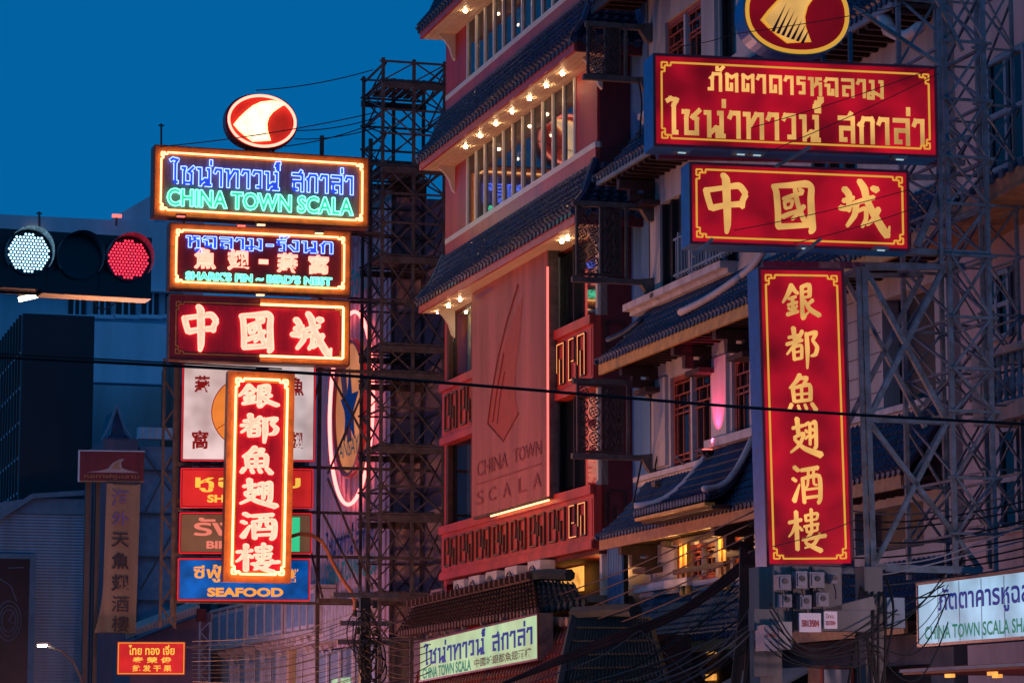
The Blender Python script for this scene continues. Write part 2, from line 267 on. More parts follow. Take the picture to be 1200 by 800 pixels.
# brush characters: every stroke is (x, y, width) along its centre line, y down
BR = {
'中': [[(118,190,26),(130,240,26),(145,290,24)],[(115,195,22),(200,180,20),(290,165,28),(325,205,26)],[(325,210,26),(310,240,24),(305,275,24)],[(150,285,28),(220,268,22),(310,258,26)],[(205,110,22),(222,135,34),(225,200,34),(228,300,32),(228,370,28),(222,412,14)]],
'國': [[(470,165,20),(485,200,26),(492,300,26),(492,385,24)],[(470,168,18),(560,160,26),(640,150,32),(665,170,26),(662,230,28),(665,330,30),(668,390,30),(655,412,16)],[(490,385,26),(570,378,24),(650,370,22)],[(520,235,16),(570,215,18),(620,200,16)],[(525,250,13),(530,285,13)],[(525,252,12),(566,242,14),(560,275,12)],[(530,287,12),(560,278,12)],[(515,332,20),(545,317,20),(590,298,14)],[(580,178,18),(587,230,20),(602,290,20),(625,345,24),(645,350,14),(646,318,8)],[(625,270,20),(600,305,18),(562,345,12)],[(602,180,14),(620,192,18)]],
'城': [[(838,188,28),(860,215,28),(862,260,24),(858,300,20)],[(832,250,20),(885,232,20)],[(815,285,24),(848,288,22),(885,262,12)],[(885,262,18),(930,246,22),(990,226,20)],[(898,262,26),(888,320,24),(848,378,14)],[(905,300,14),(945,285,18),(946,340,18),(925,378,14)],[(915,145,24),(940,185,32),(952,240,28),(985,310,30),(1030,385,34),(1056,422,30)],[(1056,415,18),(1062,395,13),(1067,370,6)],[(1012,285,24),(988,335,20),(950,368,12)],[(980,180,22),(1006,190,30)]],
'銀': [[(190,105,24),(170,150,20),(138,200,8)],[(192,112,20),(206,135,18),(224,150,14)],[(170,180,12),(212,166,14)],[(165,212,12),(218,197,14)],[(192,170,16),(192,255,16)],[(168,226,12),(178,240,12)],[(215,216,12),(205,235,10)],[(160,264,18),(222,246,14)],[(238,116,14),(285,103,20),(286,165,18)],[(242,144,10),(280,136,10)],[(242,174,10),(282,166,12)],[(244,114,18),(244,280,18),(262,264,12),(278,250,6)],[(302,185,18),(268,216,10)],[(256,186,12),(285,235,22),(338,268,22)]],
'都': [[(170,380,14),(235,366,14)],[(198,328,22),(205,405,16)],[(158,416,16),(246,393,14)],[(246,345,18),(215,400,16),(158,470,8)],[(195,430,16),(198,500,14)],[(195,433,12),(238,422,14),(238,490,14)],[(198,460,9),(236,452,9)],[(198,496,13),(238,489,12)],[(268,357,18),(271,450,20),(267,545,8)],[(268,364,14),(320,352,20),(300,395,14)],[(300,395,12),(324,430,18),(314,468,18),(288,478,8)]],
'魚': [[(236,572,24),(215,605,18),(178,642,8)],[(225,592,12),(272,586,18),(250,626,12)],[(195,640,18),(202,715,16)],[(195,642,14),(285,624,18),(288,705,18)],[(242,632,14),(242,710,12)],[(202,677,10),(284,669,10)],[(202,713,14),(288,703,14)],[(186,728,18),(172,758,14)],[(220,733,12),(228,757,14)],[(256,728,12),(266,753,14)],[(294,723,16),(316,758,20)]],
'翅': [[(182,96,14),(240,82,14)],[(207,48,22),(212,128,16)],[(188,142,12),(240,122,16),(215,178,14),(168,216,8)],[(190,150,12),(240,195,18),(330,228,28)],[(246,82,12),(272,73,14),(272,178,12)],[(250,105,12),(260,118,10)],[(248,147,12),(266,130,8)],[(282,74,12),(303,67,16),(303,185,16),(290,192,8)],[(284,98,10),(293,110,10)],[(282,142,12),(298,124,8)]],
'酒': [[(190,290,18),(212,308,16)],[(180,346,14),(198,359,14)],[(185,456,22),(198,420,16),(216,374,6)],[(225,306,14),(315,293,18)],[(232,345,16),(238,466,16)],[(232,347,12),(318,334,18),(322,440,18),(310,468,14)],[(263,304,12),(258,375,10),(246,395,8)],[(290,300,12),(290,370,10),(308,378,8)],[(240,402,9),(318,393,9)],[(238,442,12),(320,432,12)]],
'樓': [[(165,566,14),(230,552,14)],[(203,512,18),(205,700,18)],[(200,572,14),(180,615,10),(162,636,6)],[(215,586,10),(232,605,12)],[(250,530,12),(252,560,10)],[(250,532,10),(310,521,12),(308,548,10)],[(252,558,9),(308,549,9)],[(280,500,14),(280,618,12)],[(240,586,10),(316,573,12)],[(252,590,10),(255,614,10)],[(255,614,9),(308,604,9)],[(308,576,10),(308,604,9)],[(276,616,14),(246,664,12),(290,690,18),(326,706,20)],[(320,622,14),(290,670,14),(240,692,6)],[(230,651,12),(350,631,16)]]}
def stroke_outline(st):
    P = [Vector((a, -b, 0)) for a, b, _ in st]; W = [c for *_, c in st]; pts = []; ws = []
    for i in range(len(P) - 1):
        p0 = P[max(i - 1, 0)]; p1 = P[i]; p2 = P[i + 1]; p3 = P[min(i + 2, len(P) - 1)]
        turn = 5
        for k in range(turn):
            t = k / turn
            a = .5 * ((2 * p1) + (p2 - p0) * t * .6 + (-2 * p1 * 0) + Vector((0, 0, 0)))
            # hermite with soft tangents
            m1 = (p2 - p0) * .35; m2 = (p3 - p1) * .35; h = t
            q = (2*h**3-3*h**2+1)*p1 + (h**3-2*h**2+h)*m1 + (-2*h**3+3*h**2)*p2 + (h**3-h**2)*m2
            pts.append(q); ws.append(W[i] * (1 - t) + W[i + 1] * t)
    pts.append(P[-1]); ws.append(W[-1]); L = []; Rr = []
    for i, p in enumerate(pts):
        d = (pts[min(i + 1, len(pts) - 1)] - pts[max(i - 1, 0)]).normalized(); n = Vector((-d.y, d.x, 0))
        L.append(p + n * (ws[i] * .61 + .7)); Rr.append(p - n * (ws[i] * .61 + .7))
    d0 = (pts[0] - pts[1]).normalized() * ws[0] * .45; d1 = (pts[-1] - pts[-2]).normalized() * ws[-1] * .45
    n0 = (L[0] - Rr[0]) * .28
    out = L + [pts[-1] + d1 + (L[-1] - Rr[-1]) * .1] + Rr[::-1] + [pts[0] + d0 * .8 - n0, pts[0] + d0 + n0 * .2]
    return [(q.x, q.y) for q in out]
def inside(p, poly):
    c = False; j = len(poly) - 1
    for i in range(len(poly)):
        a, b = poly[i], poly[j]
        if (a[1] > p[1]) != (b[1] > p[1]) and p[0] < (b[0] - a[0]) * (p[1] - a[1]) / (b[1] - a[1]) + a[0]: c = not c
        j = i
    return c
GL = {}
for ch, sts in BR.items():
    ol = [stroke_outline(s) for s in sts]; xs = [p[0] for o in ol for p in o]; ys = [p[1] for o in ol for p in o]
    x0, x1, y0, y1 = min(xs), max(xs), min(ys), max(ys)
    ol = [[((p[0] - x0) / (x1 - x0), (p[1] - y0) / (y1 - y0)) for p in o] for o in ol]
    segs = []
    for i, o in enumerate(ol):
        for k in range(len(o)):
            a, b = o[k], o[(k + 1) % len(o)]; m_ = ((a[0] + b[0]) / 2, (a[1] + b[1]) / 2)
            if not any(inside(m_, q) for j, q in enumerate(ol) if j != i): segs.append((a, b))
    GL[ch] = (ol, segs)

# ---------------------------------------------------------------- sign frame placed where its corner stands
class Sign:
    """A board: local x to the viewer's right, z up, y into the board; front face at y=0."""
    def __init__(s, name, label, cat, bl, br_px, top_py, Y=None, X=None, a=0., roll=0., group=None):
        P0 = onY(*bl, Y) if Y is not None else onX(*bl, X)
        if X is not None: a = -90. + a
        s.Rm = Matrix.Rotation(R(a), 3, 'Z') @ Matrix.Rotation(R(roll), 3, 'Y'); s.P0 = P0
        s.o = thing(name, label, cat, P0, s.Rm, group)
        s.W = s.loc(br_px, bl[1])[0]; s.H = s.loc(bl[0], top_py)[1]
    def loc(s, px, py):
        n = s.Rm @ Vector((0, -1, 0)); r = ray(px, py); o = Vector((0, 0, CZ))
        k = (s.P0 - o).dot(n) / r.dot(n); q = s.Rm.transposed() @ (o + r * k - s.P0); return q.x, q.z
    def box(s, name, m, x0, x1, y0, y1, z0, z1, parent=None, **k):
        mw = Matrix.Translation(((x0 + x1) / 2, (y0 + y1) / 2, (z0 + z1) / 2)) @ Matrix.Diagonal((x1 - x0, y1 - y0, z1 - z0, 1))
        return place(name, unit(m), parent or s.o, wm(s.o) @ mw, **k)
    def build(s, mb, name, m, parent=None, **k):
        mb.v = [tuple(wm(s.o) @ Vector(v)) for v in mb.v]; return mb.build(name, m, parent or s.o, **k)
    def rect(s, px0, py0, px1, py1):
        """photo box (at its own left and right columns) -> local x0,z0,x1,z1"""
        xa, za = s.loc(px0, py1); xb, zb = s.loc(px1, py0); return min(xa, xb), min(za, zb), max(xa, xb), max(za, zb)
    def rectL(s, px0, yt, yb, px1):
        x0, z0 = s.loc(px0, yb); x1, _ = s.loc(px1, yb); return x0, z0, x1, s.loc(px0, yt)[1]
    def text(s, txt, rc, m, name='lettering', y=-.02, tube=None, r=.02, ty=-.1, face=True, yb=None, flip=False):
        v, f, bd = TX[txt]; x0, z0, x1, z1 = rc
        P = [(x0 + (x1 - x0) * (1 - a if flip else a), z0 + (z1 - z0) * b) for a, b in v]
        po = None
        if face:
            oo = TXO.get(txt) or [0] * len(P); mb = MB(); used = sorted({i for g_ in f for i in g_}); ix = {i: k for k, i in enumerate(used)}
            mb.add([(P[i][0], y - oo[i], P[i][1]) for i in used], [tuple(ix[i] for i in g_) for g_ in f]); po = s.build(mb, name, m)
        if tube:
            mb = MB()
            for a, b in bd:
                p, q = P[a], P[b]
                if (p[0] - q[0]) ** 2 + (p[1] - q[1]) ** 2 > 1e-6: mb.beam((p[0], ty, p[1]), (q[0], ty, q[1]), r)
            s.build(mb, 'neon_tube', tube, po, kind='stuff')
        return po
    def glyph(s, ch, rc, m, y=-.02, tube=None, r=.02, ty=-.08, flip=False):
        ol, segs = GL[ch]; x0, z0, x1, z1 = rc
        g = lambda p: (x0 + (x1 - x0) * (1 - p[0] if flip else p[0]), z0 + (z1 - z0) * p[1])
        mb = MB()
        for i, o in enumerate(ol):
            n = len(o); half = (n - 3) // 2; yy = y - .0012 * i
            pts = [g(p) for p in o]
            # strip between the two sides, then the two ends
            Ls = pts[:half]; Rs = pts[half + 1:half + 1 + half][::-1]
            for k in range(half - 1): mb.add([(q[0], yy, q[1]) for q in (Ls[k], Ls[k + 1], Rs[k + 1], Rs[k])], [(0, 1, 2, 3)])
            mb.add([(q[0], yy, q[1]) for q in (Ls[-1], pts[half], Rs[-1])], [(0, 1, 2)])
            mb.add([(q[0], yy, q[1]) for q in (Rs[0], pts[-2], pts[-1], Ls[0])], [(0, 1, 2, 3)])
        po = s.build(mb, 'character', m)
        if tube:
            mb = MB()
            for a, b in segs:
                a, b = g(a), g(b); mb.beam((a[0], ty, a[1]), (b[0], ty, b[1]), r)
            s.build(mb, 'neon_tube', tube, po)
        return po
    def border(s, m, inset, wd, y=-.02, key=0., name='border_line', tube=None, z0=None, back=False):
        """a rule round the board that ends in fret corners"""
        W, H = s.W, s.H; i = inset; k = key; mb = MB(); kp = k * 1.0
        def bar(p, q, w_=wd): mb.beam((p[0], y, p[1]), (q[0], y, q[1]), w_)
        bar((i + kp, i), (W - i - kp, i)); bar((i + kp, H - i), (W - i - kp, H - i)); bar((i, i + kp), (i, H - i - kp)); bar((W - i, i + kp), (W - i, H - i - kp))
        s.build(mb, name, tube or m)
        if key:
            u = k / 5.
            path = [[(5.0, 0), (5.0, 1.7), (3.1, 1.7), (3.1, 0.0), (0, 0), (0, 3.1), (1.7, 3.1), (1.7, 5.0), (0, 5.0)], [(1.7, 3.1), (1.7, 1.7), (3.1, 1.7)]]
            for cx, cz, sx, sz in ((i, i, 1, 1), (W - i, i, -1, 1), (i, H - i, 1, -1), (W - i, H - i, -1, -1)):
                mb = MB()
                for pa in path:
                    for a, b in zip(pa, pa[1:]): mb.beam((cx + sx * a[0] * u, y, cz + sz * a[1] * u), (cx + sx * b[0] * u, y, cz + sz * b[1] * u), wd * .85)
                s.build(mb, 'corner_fret', tube or m)
def fin_polys():
    outer = [(0, .36), (.10, .52), (.22, .68), (.36, .84), (.52, .95), (.74, 1.0), (1.0, .96), (.86, .88), (.74, .76), (.66, .62), (.62, .45), (.63, .28), (.70, 0.04), (.52, 0.02), (.36, 0.0), (.22, .12), (.1, .24)]
    return outer
FIN = fin_polys()
def fin(s, rc, m, y, name='fin_emblem', tube=None, r=.02, ty=None):
    x0, z0, x1, z1 = rc; P = [(x0 + (x1 - x0) * a, z0 + (z1 - z0) * b) for a, b in FIN]
    mb = MB(); mb.add([(a, y, b) for a, b in P], [tuple(range(len(P)))][::-1]); o = s.build(mb, name, m)
    if tube:
        mb = MB(); mb.tube([(a, ty or y - .04, b) for a, b in P], r, 5, True); s.build(mb, 'neon_tube', tube, o)
    return o

# ================================================================ THE SETTING
def struct(name, mb, m): return mb.build(name, m, kind='structure')
g = MB(); g.box(-400, 500, -60, 1500, -.6, -.02); struct('ground', g, 'paving')
g = MB(); g.box(-9, 11.5, -50, 900, -.02, .01); struct('road', g, 'asphalt')
g = MB(); g.box(11.5, 18.3, -50, 140, -.02, .15); g.box(-16, -9, -50, 140, -.02, .15); struct('pavement', g, 'paving')
g = MB(); g.box(11.3, 11.5, -50, 140, -.02, .16); g.box(-9, -8.8, -50, 140, -.02, .16); struct('kerb', g, 'kerb_stone')

# ---------------------------------------------------------------- tiled roofs
def tiled(parent, e0, e1, t0, t1, m, spacing=.27, rows=8, r=.075, sag=.12, base=True, lip=.1, name='roof'):
    """sloping roof between an eave line and a top line: pan sheet + rows of overlapping barrel tiles"""
    e0, e1, t0, t1 = map(Vector, (e0, e1, t0, t1)); n = max(2, int((e1 - e0).length / spacing))
    up = (t0 - e0).cross(e1 - e0).normalized(); up = up if up.z > 0 else -up
    def P(u, v): return (e0.lerp(e1, u)).lerp(t0.lerp(t1, u), v) - Vector((0, 0, 1)) * sag * math.sin(math.pi * v) * (1 - .3 * v)
    side = (e1 - e0).normalized(); mb = MB(); pan = MB()
    for j in range(rows):
        a, b = j / rows, (j + 1) / rows
        q = [P(0, a), P(1, a), P(1, b), P(0, b)]; d = up * .012
        pan.add([c + d * (1 if k < 2 else 0) for k, c in enumerate(q)] + [c - up * .06 for c in q], [(0, 1, 2, 3), (7, 6, 5, 4), (0, 4, 5, 1), (2, 6, 7, 3), (0, 3, 7, 4), (1, 2, 6, 5)])
    po = pan.build(name, m, parent)
    for i in range(n + 1):
        u = i / n
        for j in range(rows):
            a, b = P(u, j / rows), P(u, (j + 1.12) / rows) if j < rows - 1 else P(u, 1)
            vv = []
            for c, rr, lift in ((a, r * 1.12, .028), (b, r * .85, .0)):
                for k in range(5):
                    an = math.pi * k / 4; vv.append(c + side * math.cos(an) * rr * -1 + up * (math.sin(an) * rr + lift))
            mb.add(vv, [(k, k + 1, k + 6, k + 5) for k in range(4)] + [(4, 3, 2, 1, 0)])
    o = mb.build('barrel_tiles', m, po, kind='stuff')
    ec = MB()
    for i in range(n + 1):                                           # round end caps along the eave
        c = P(i / n, 0); f = (e1 - e0).cross(Vector((0, 0, 1))).normalized(); f = f if (c + f - P(i / n, .5)).length > (c - P(i / n, .5)).length else -f
        pl = [(math.cos(2 * math.pi * k / 8) * r * 1.15, math.sin(2 * math.pi * k / 8) * r * 1.15) for k in range(8)]
        ec.prism(pl, lambda p: c + side * p[0] + Vector((0, 0, 1)) * p[1] + f * .05, lambda p: c + side * p[0] + Vector((0, 0, 1)) * p[1] - f * .02)
    ec.build('eave_tile_ends', m, po, kind='stuff')
    return po
def downlight(parent, x, y, z, cd_=None):
    f = MB(); disc(f, (x, y, z + .01), .085, 10, 'z', .03); fo = f.build('downlight', 'frame_white', parent)
    b = MB(); disc(b, (x, y, z - .03), .038, 8, 'z', .05); b.build('bulb', 'bulb', fo)

# ================================================================ RED RESTAURANT BUILDING
T = 18.4; YF, YN = 69.05, 56.5
rb = thing('restaurant_building', 'red restaurant block with tiled skirt roofs, ribbon windows and lit wooden soffits', 'building', (T, 62, 0))
def rbx(n, m, *a, **k): return bx(n, m, rb, *a, **k)
rbx('core_wall', 'maroon', T + 3.2, T + 9, YN + .02, YF, 0, 24)
rbx('end_wall', 'maroon', T + .05, T + 3.2, YN, YN + .25, 5.72, 24); rbx('end_wall', 'red_wall', T, T + 3.2, YF - .05, YF + .2, 4.5, 24)
rbx('ground_wall', 'dark_timber', T + .9, T + 3.2, YN + .3, YF - .1, 0, 5.6)
def fret(y0, y1, z0, z1, lit, X):
    """meander panel: raised key bars on a recessed field"""
    H = z1 - z0; Wd = y1 - y0; fo = None
    segs = (((.06, .0), (.06, 1)), ((.06, 1), (.44, 1)), ((.44, 1), (.44, .3)), ((.06, .0), (.28, .0)), ((.28, .0), (.28, .62)), ((.94, 0), (.94, 1)), ((.94, 1), (.66, 1)), ((.66, 1), (.66, .45)), ((.66, .45), (.8, .45)), ((.94, 0), (.54, 0)), ((.54, 0), (.54, .78)))
    for m_, t, dx, dy in (('dark_timber', .05, 0, 0), ('fret_glint' if lit else 'fret_gold', .02, -.02, .018)):  # glowing gilt edges imitate gold reflections on a few panels
        mb = MB()
        for k, (a, b) in enumerate(segs):
            if dx and k in (3, 7, 10) : continue
            mb.beam((X + dx, y0 + a[0] * Wd + dy, z0 + a[1] * H), (X + dx, y0 + b[0] * Wd + dy, z0 + b[1] * H), t)
        fo = mb.build('fretwork_panel' if not fo else 'gilt_edge', m_, fo or rb)
    return fo
def band(z0, z1, name, nf, lit, ya=YN, yb=YF):
    X = T - .12
    rbx(name, 'red_board', X, T + .1, ya, yb, z0, z1)
    for a, b, pr in ((z0, z0 + .17, .07), (z1 - .2, z1, .09)): rbx('cornice', 'red_board', X - pr, X - .002, ya - .03, yb, a, b)
    rbx('cornice', 'red_board', X - .03, X - .003, ya - .01, yb, z0 + .18, z0 + .21)
    rbx('recess_board', 'red_board', X - .012, X - .001, ya + .1, yb - .1, z0 + .27, z1 - .28)
    L = (yb - ya - .5) / nf
    for i in range(nf):
        y = ya + .25 + i * L; fret(y + L * .08, y + L * .92, z0 + .33, z1 - .34, (i < lit), X - .03)
band(5.7, 7.05, 'lower_red_band', 8, 1); band(9.12, 10.68, 'upper_red_band', 8, 2)
# wall returns on the near side of each band
for z0, z1 in ((5.7, 7.05), (9.12, 10.68)):
    mb = MB()
    for a, b in (((T + .15, z0 + .9 * (z1 - z0)), (T + .55, z0 + .9 * (z1 - z0))), ((T + .55, z0 + .9 * (z1 - z0)), (T + .55, z0 + .3)), ((T + .15, z0 + .15), (T + .5, z0 + .15)), ((T + .15, z0 + .9 * (z1 - z0)), (T + .15, z0 + .5)), ((T + .3, z0 + .6), (T + .55, z0 + .6)), ((T + .3, z0 + .6), (T + .3, z0 + .9))):
        mb.beam((a[0], YN - .02, a[1]), (b[0], YN - .02, b[1]), .035)
    mb.build('carved_key', 'dark_timber', rb)
# storeys with ribbon windows
def storey(zs, zt, y0, y1, n, inner=True):
    zc = zt + .02
    rbx('floor_slab', 'room', T + .15, T + 3.2, YN + .25, YF - .1, zs - .35, zs - .05)
    rbx('room_ceiling', 'soffit', T + .12, T + 3.2, YN + .25, YF - .1, zc, zc + .1); rbx('room_back', 'room', T + 3.05, T + 3.18, YN + .25, YF - .1, zs, zc)
    rbx('sill', 'frame_white', T - .06, T + .1, YN, YF, zs - .13, zs)
    for i in range(n + 1):
        y = y0 + (y1 - y0) * i / n; rbx('mullion', 'frame_white', T - .05, T + .07, y - .045, y + .045, zs, zt)
    for i in range(n):
        a = y0 + (y1 - y0) * i / n + .045; b = y0 + (y1 - y0) * (i + 1) / n - .045
        rbx('pane', 'window_glass', T + .0, T + .012, a, b, zs, zt)
    rbx('pier', 'red_wall', T - .01, T + .12, y1 + .05, YF - .051, zs, zt + .02); rbx('pier', 'red_wall', T - .01, T + .12, YN + .001, y0 - .05, zs, zt + .02)
    for k in range(4): downlight(rb, T + 1.2, YN + 1.5 + k * 2.9, zc - .02)
storey(14.45, 16.2, 58.05, 67.0, 11); storey(18.22, 19.66, 58.05, 67.0, 11)
# opened sash on the top floor
o = beam('open_sash', 'frame_white', rb, (T - .03, 61.15, 19.93), (T - .33, 60.75, 19.05), .04); beam('open_sash', 'frame_white', rb, (T - .03, 60.5, 19.93), (T - .33, 60.3, 19.05), .04)
beam('open_sash', 'frame_white', rb, (T - .33, 60.75, 19.05), (T - .33, 60.3, 19.05), .04)
def skirt(ze, zt, zstrip, zsof, lights):
    Xe = T - .8; Xt = T - .07
    rbx('parapet', 'red_board', T - .05, T + .1, YN, YF, zt - .1, zstrip)
    rbx('backing_wall', 'maroon', T + .02, T + .14, YN + .01, YF - .01, zsof - .05, zt)
    tiled(rb, (Xe, YN - .85, ze), (Xe, YF - .1, ze), (Xt, YN - .05, zt), (Xt, YF + .0, zt), 'tile', .285, 9, .085, .22, name='skirt_roof')
    tiled(rb, (T + 1.2, YN - .85, ze), (Xe, YN - .85, ze), (T + 1.2, YN - .05, zt), (Xt, YN - .05, zt), 'tile', .285, 9, .085, .22, name='skirt_roof')
    for a, b in (((Xe, YN - .85, ze + .1), (Xt, YN - .05, zt + .08)), ((Xe, YF - .1, ze + .1), (Xt, YF, zt + .08))):
        m_ = (Vector(a) + Vector(b)) / 2 + Vector((0, 0, -.2)); mb = MB(); mb.tube([a, m_, b], .09, 6); mb.build('hip_ridge', 'tile', rb)
    rbx('fascia', 'red_board', Xe + .02, Xe + .08, YN - .8, YF - .12, zsof - .02, ze - .03)
    rbx('fascia', 'maroon', Xe + .081, T + 1.2, YN - .8, YN - .72, zsof - .02, ze - .03)
    # boarded soffit
    s = rbx('soffit', 'soffit', Xe + .08, T + .1, YN - .7, YF - .12, zsof, zsof + .05)
    for k in range(5): bx('soffit_board', 'soffit', rb, Xe + .1 + k * .155, Xe + .24 + k * .155, YN - .7, YF - .13, zsof - .012, zsof - .001)
    for px in lights:
        y = YX(px, T - .42); downlight(rb, T - .42, y, zsof - .015)
    for y in (YF - .75, YN - .3):                                    # curved white brackets
        mb = MB(); mb.prism([(0, 0), (-.42, 0), (-.44, -.06), (-.30, -.16), (-.16, -.36), (-.08, -.62), (0, -.7)], lambda p: (T + p[0], y - .06, zsof + p[1]), lambda p: (T + p[0], y + .06, zsof + p[1])); mb.build('bracket', 'cream', rb)
skirt(12.74, 13.95, 14.33, 12.5, (659,))
skirt(16.45, 17.72, 18.1, 16.22, (545, 562, 581, 600, 621, 641, 660)); skirt(19.9, 21.2, 21.6, 19.68, (544, 562))
rbx('upper_wall', 'red_wall', T, T + 3.2, YN, YF, 21.61, 24)
# middle storey: glazing behind the advertising banner, curtains in the end bays
def bay(y0, y1, z0, z1, cloth, lab=None):
    rbx('window', 'clear_glass' if cloth else 'window_glass', T + .1, T + .12, y0, y1, z0, z1)
    if cloth:
        n = int((y1 - y0) / .13); mb = MB(); pts = []
        for k in range(n * 4 + 1): pts.append((T + .5 + .045 * math.sin(k * math.pi / 2 * .9), y0 + (y1 - y0) * k / (n * 4)))
        for a, b in zip(pts, pts[1:]): mb.add([(a[0], a[1], z0), (b[0], b[1], z0), (b[0], b[1], z1), (a[0], a[1], z1)], [(0, 1, 2, 3)])
        mb.build('curtain', 'curtain_cloth', rb, smooth=True)
for z0, z1 in ((10.68, 12.49), (7.05, 9.12)):
    rbx('room_back', 'room', T + 2.9, T + 3.1, YN + .3, YF - .1, z0, z1)
    bay(YN + .1, 59.6, z0, z1, False); bay(66.9, YF - .25, z0, z1, True)
    rbx('column', 'grey_blue', T - .05, T + .3, 59.65, 60.2, z0, z1); rbx('jamb', 'dark_timber', T - .02, T + .2, YF - .25, YF - .05, z0, z1)
    rbx('jamb', 'cream', T - .02, T + .2, YN, YN + .14, z0, z1); rbx('centre_wall', 'maroon', T + .05, T + .3, 60.2, 66.9, z0, z1); rbx('mullion', 'black', T - .01, T + .1, 58.2, 58.28, z0, z1)
rbx('room_ceiling', 'soffit', T + .13, T + 3.2, YN + .3, YF, 12.51, 12.6)
for px, py in ((538, 353), (525, 361), (659, 281)): pass
for y in (67.4, 68.4, 57.4, 66.3): downlight(rb, T - .4, y, 12.485)
for y in (67.6, 68.3, 57.6): downlight(rb, T + .3, y, 12.5)
# recess under the lower band
rbx('recess_ceiling', 'maroon', T, T + 3, YN + .01, YF - .1, 5.6, 5.69); rbx('lit_panel', 'warm_window', T + .7, T + .74, YX(682, 19.1), YX(657, 19.1), 5.0, 5.55)
rbx('recess_post', 'frame_white', T + .1, T + .25, YN + .15, YN + .3, 4.4, 5.6)
rbx('shutter_wall', 'black', T + .2, T + .3, YN - 1.0, YN, 1.5, 5.7)
for k in range(9): rbx('corrugated_strip', 'blue_wall', T + .15, T + .2, YN - 1.0 + k * .11, YN - .95 + k * .11, 2.5, 5.68)

# advertising banner
ban = Sign('advertising_banner', 'tall brick pink banner with fin logo and CHINA TOWN SCALA on the red building', 'banner', (553, 606), 641.5, 343, X=T - .35)
ban.box('banner_cloth', 'banner', 0, ban.W, 0, .03, 0, ban.H)
for a in (0, ban.W): ban.box('frame_rail', 'steel', a - .03, a + .03, .03, .25, 0, ban.H)
ban.box('frame_rail', 'steel', 0, ban.W, .03, .2, -.05, 0); ban.box('frame_rail', 'steel', 0, ban.W, .03, .2, ban.H, ban.H + .05)
ban.box('neon_strip', 'neon_pinkline', ban.W + .035, ban.W + .065, -.02, .02, 0, ban.H * .93)
ban.box('neon_strip', 'neon_orange', ban.W * .25, ban.W, .02, .05, -.1, -.07)
W, H = ban.W, ban.H
mb = MB(); mb.add([(W * a, -.006, H * b) for a, b in ((.23, .385), (.30, .50), (.42, .66), (.55, .78), (.70, .87), (.66, .70), (.60, .56), (.60, .45), (.64, .38), (.44, .285), (.33, .33))], [tuple(range(11))]); mo = ban.build(mb, 'fin_emblem', 'banner_red')
mb = MB(); mb.tube([(W * a, -.01, H * b) for a, b in ((.23, .385), (.28, .50), (.37, .65), (.50, .80), (.64, .92))], .03, 4); mb.tube([(W * a, -.01, H * b) for a, b in ((.23, .385), (.44, .285), (.64, .38))], .025, 4); ban.build(mb, 'emblem_outline', 'banner_ink')
mb = MB(); mb.tube([(W * a, -.01, H * b) for a, b in ((.30, .385), (.36, .52), (.45, .66))], .025, 4); mb.tube([(W * a, -.01, H * b) for a, b in ((.36, .37), (.40, .48), (.46, .58))], .02, 4); ban.build(mb, 'emblem_outline', 'banner_ink')
ban.text('CHINA', (W * .08, H * .17, W * .50, H * .235), 'banner_ink'); ban.text('TOWN', (W * .58, H * .175, W * .93, H * .235), 'banner_ink')
ban.box('rule', 'banner_ink', W * .07, W * .93, -.012, -.002, H * .135, H * .141)
for ch, a in zip('SCALA', (.07, .24, .44, .64, .83)): ban.text(ch, (W * a, H * .045, W * (a + .10), H * .105), 'banner_ink')
ban.text('ไชน่าทาวน์ สกาล่า', (W * .04, H * .955, W * .3, H * .985), 'lavender')

# blue rendered wall between the two houses
bw = thing('blue_side_wall', 'narrow smooth blue rendered wall between red restaurant and white balconied building', 'wall', (19.2, 55.6, 0))
bx('wall', 'blue_wall', bw, 19.15, 20, 54.56, 57.4, 0, 24)
mb = MB(); mb.tube([(18.95, 54.62, 3), (18.95, 54.62, 20)], .035, 6); mb.tube([(19.08, 55.1, 3), (19.08, 55.1, 20)], .02, 5); mb.build('drainpipe', 'cable_grey', bw)

# ================================================================ WHITE BALCONIED BUILDING
XB = 18.9; BF, BN = 54.55, 40.3
yb = lambda px: YX(px, XB)
wb = thing('balconied_building', 'white rendered building with blue tiled Chinese eaves and latticed windows behind the big red signs', 'building', (XB, 47, 0))
def wbx(n, m, *a, **k): return bx(n, m, wb, *a, **k)
wbx('end_wall', 'blue_wall', XB + .31, XB + 1.4, BF - .12, BF - .02, 0, 22); wbx('core_wall', 'room', XB + 1.4, XB + 8, BN, BF - .02, 0, 22)
def wall_row(z0, z1, zo0, zo1, ops, m='white_wall'):
    """wall with openings (far y, near y) between zo0 and zo1"""
    wbx('wall', m, XB, XB + .3, BN, BF, z0, zo0); wbx('wall', m, XB, XB + .3, BN, BF, zo1, z1)
    y = BF
    for a, b in ops:
        wbx('wall', m, XB, XB + .3, a, y, zo0, zo1); y = b
    wbx('wall', m, XB, XB + .3, BN, y, zo0, zo1)
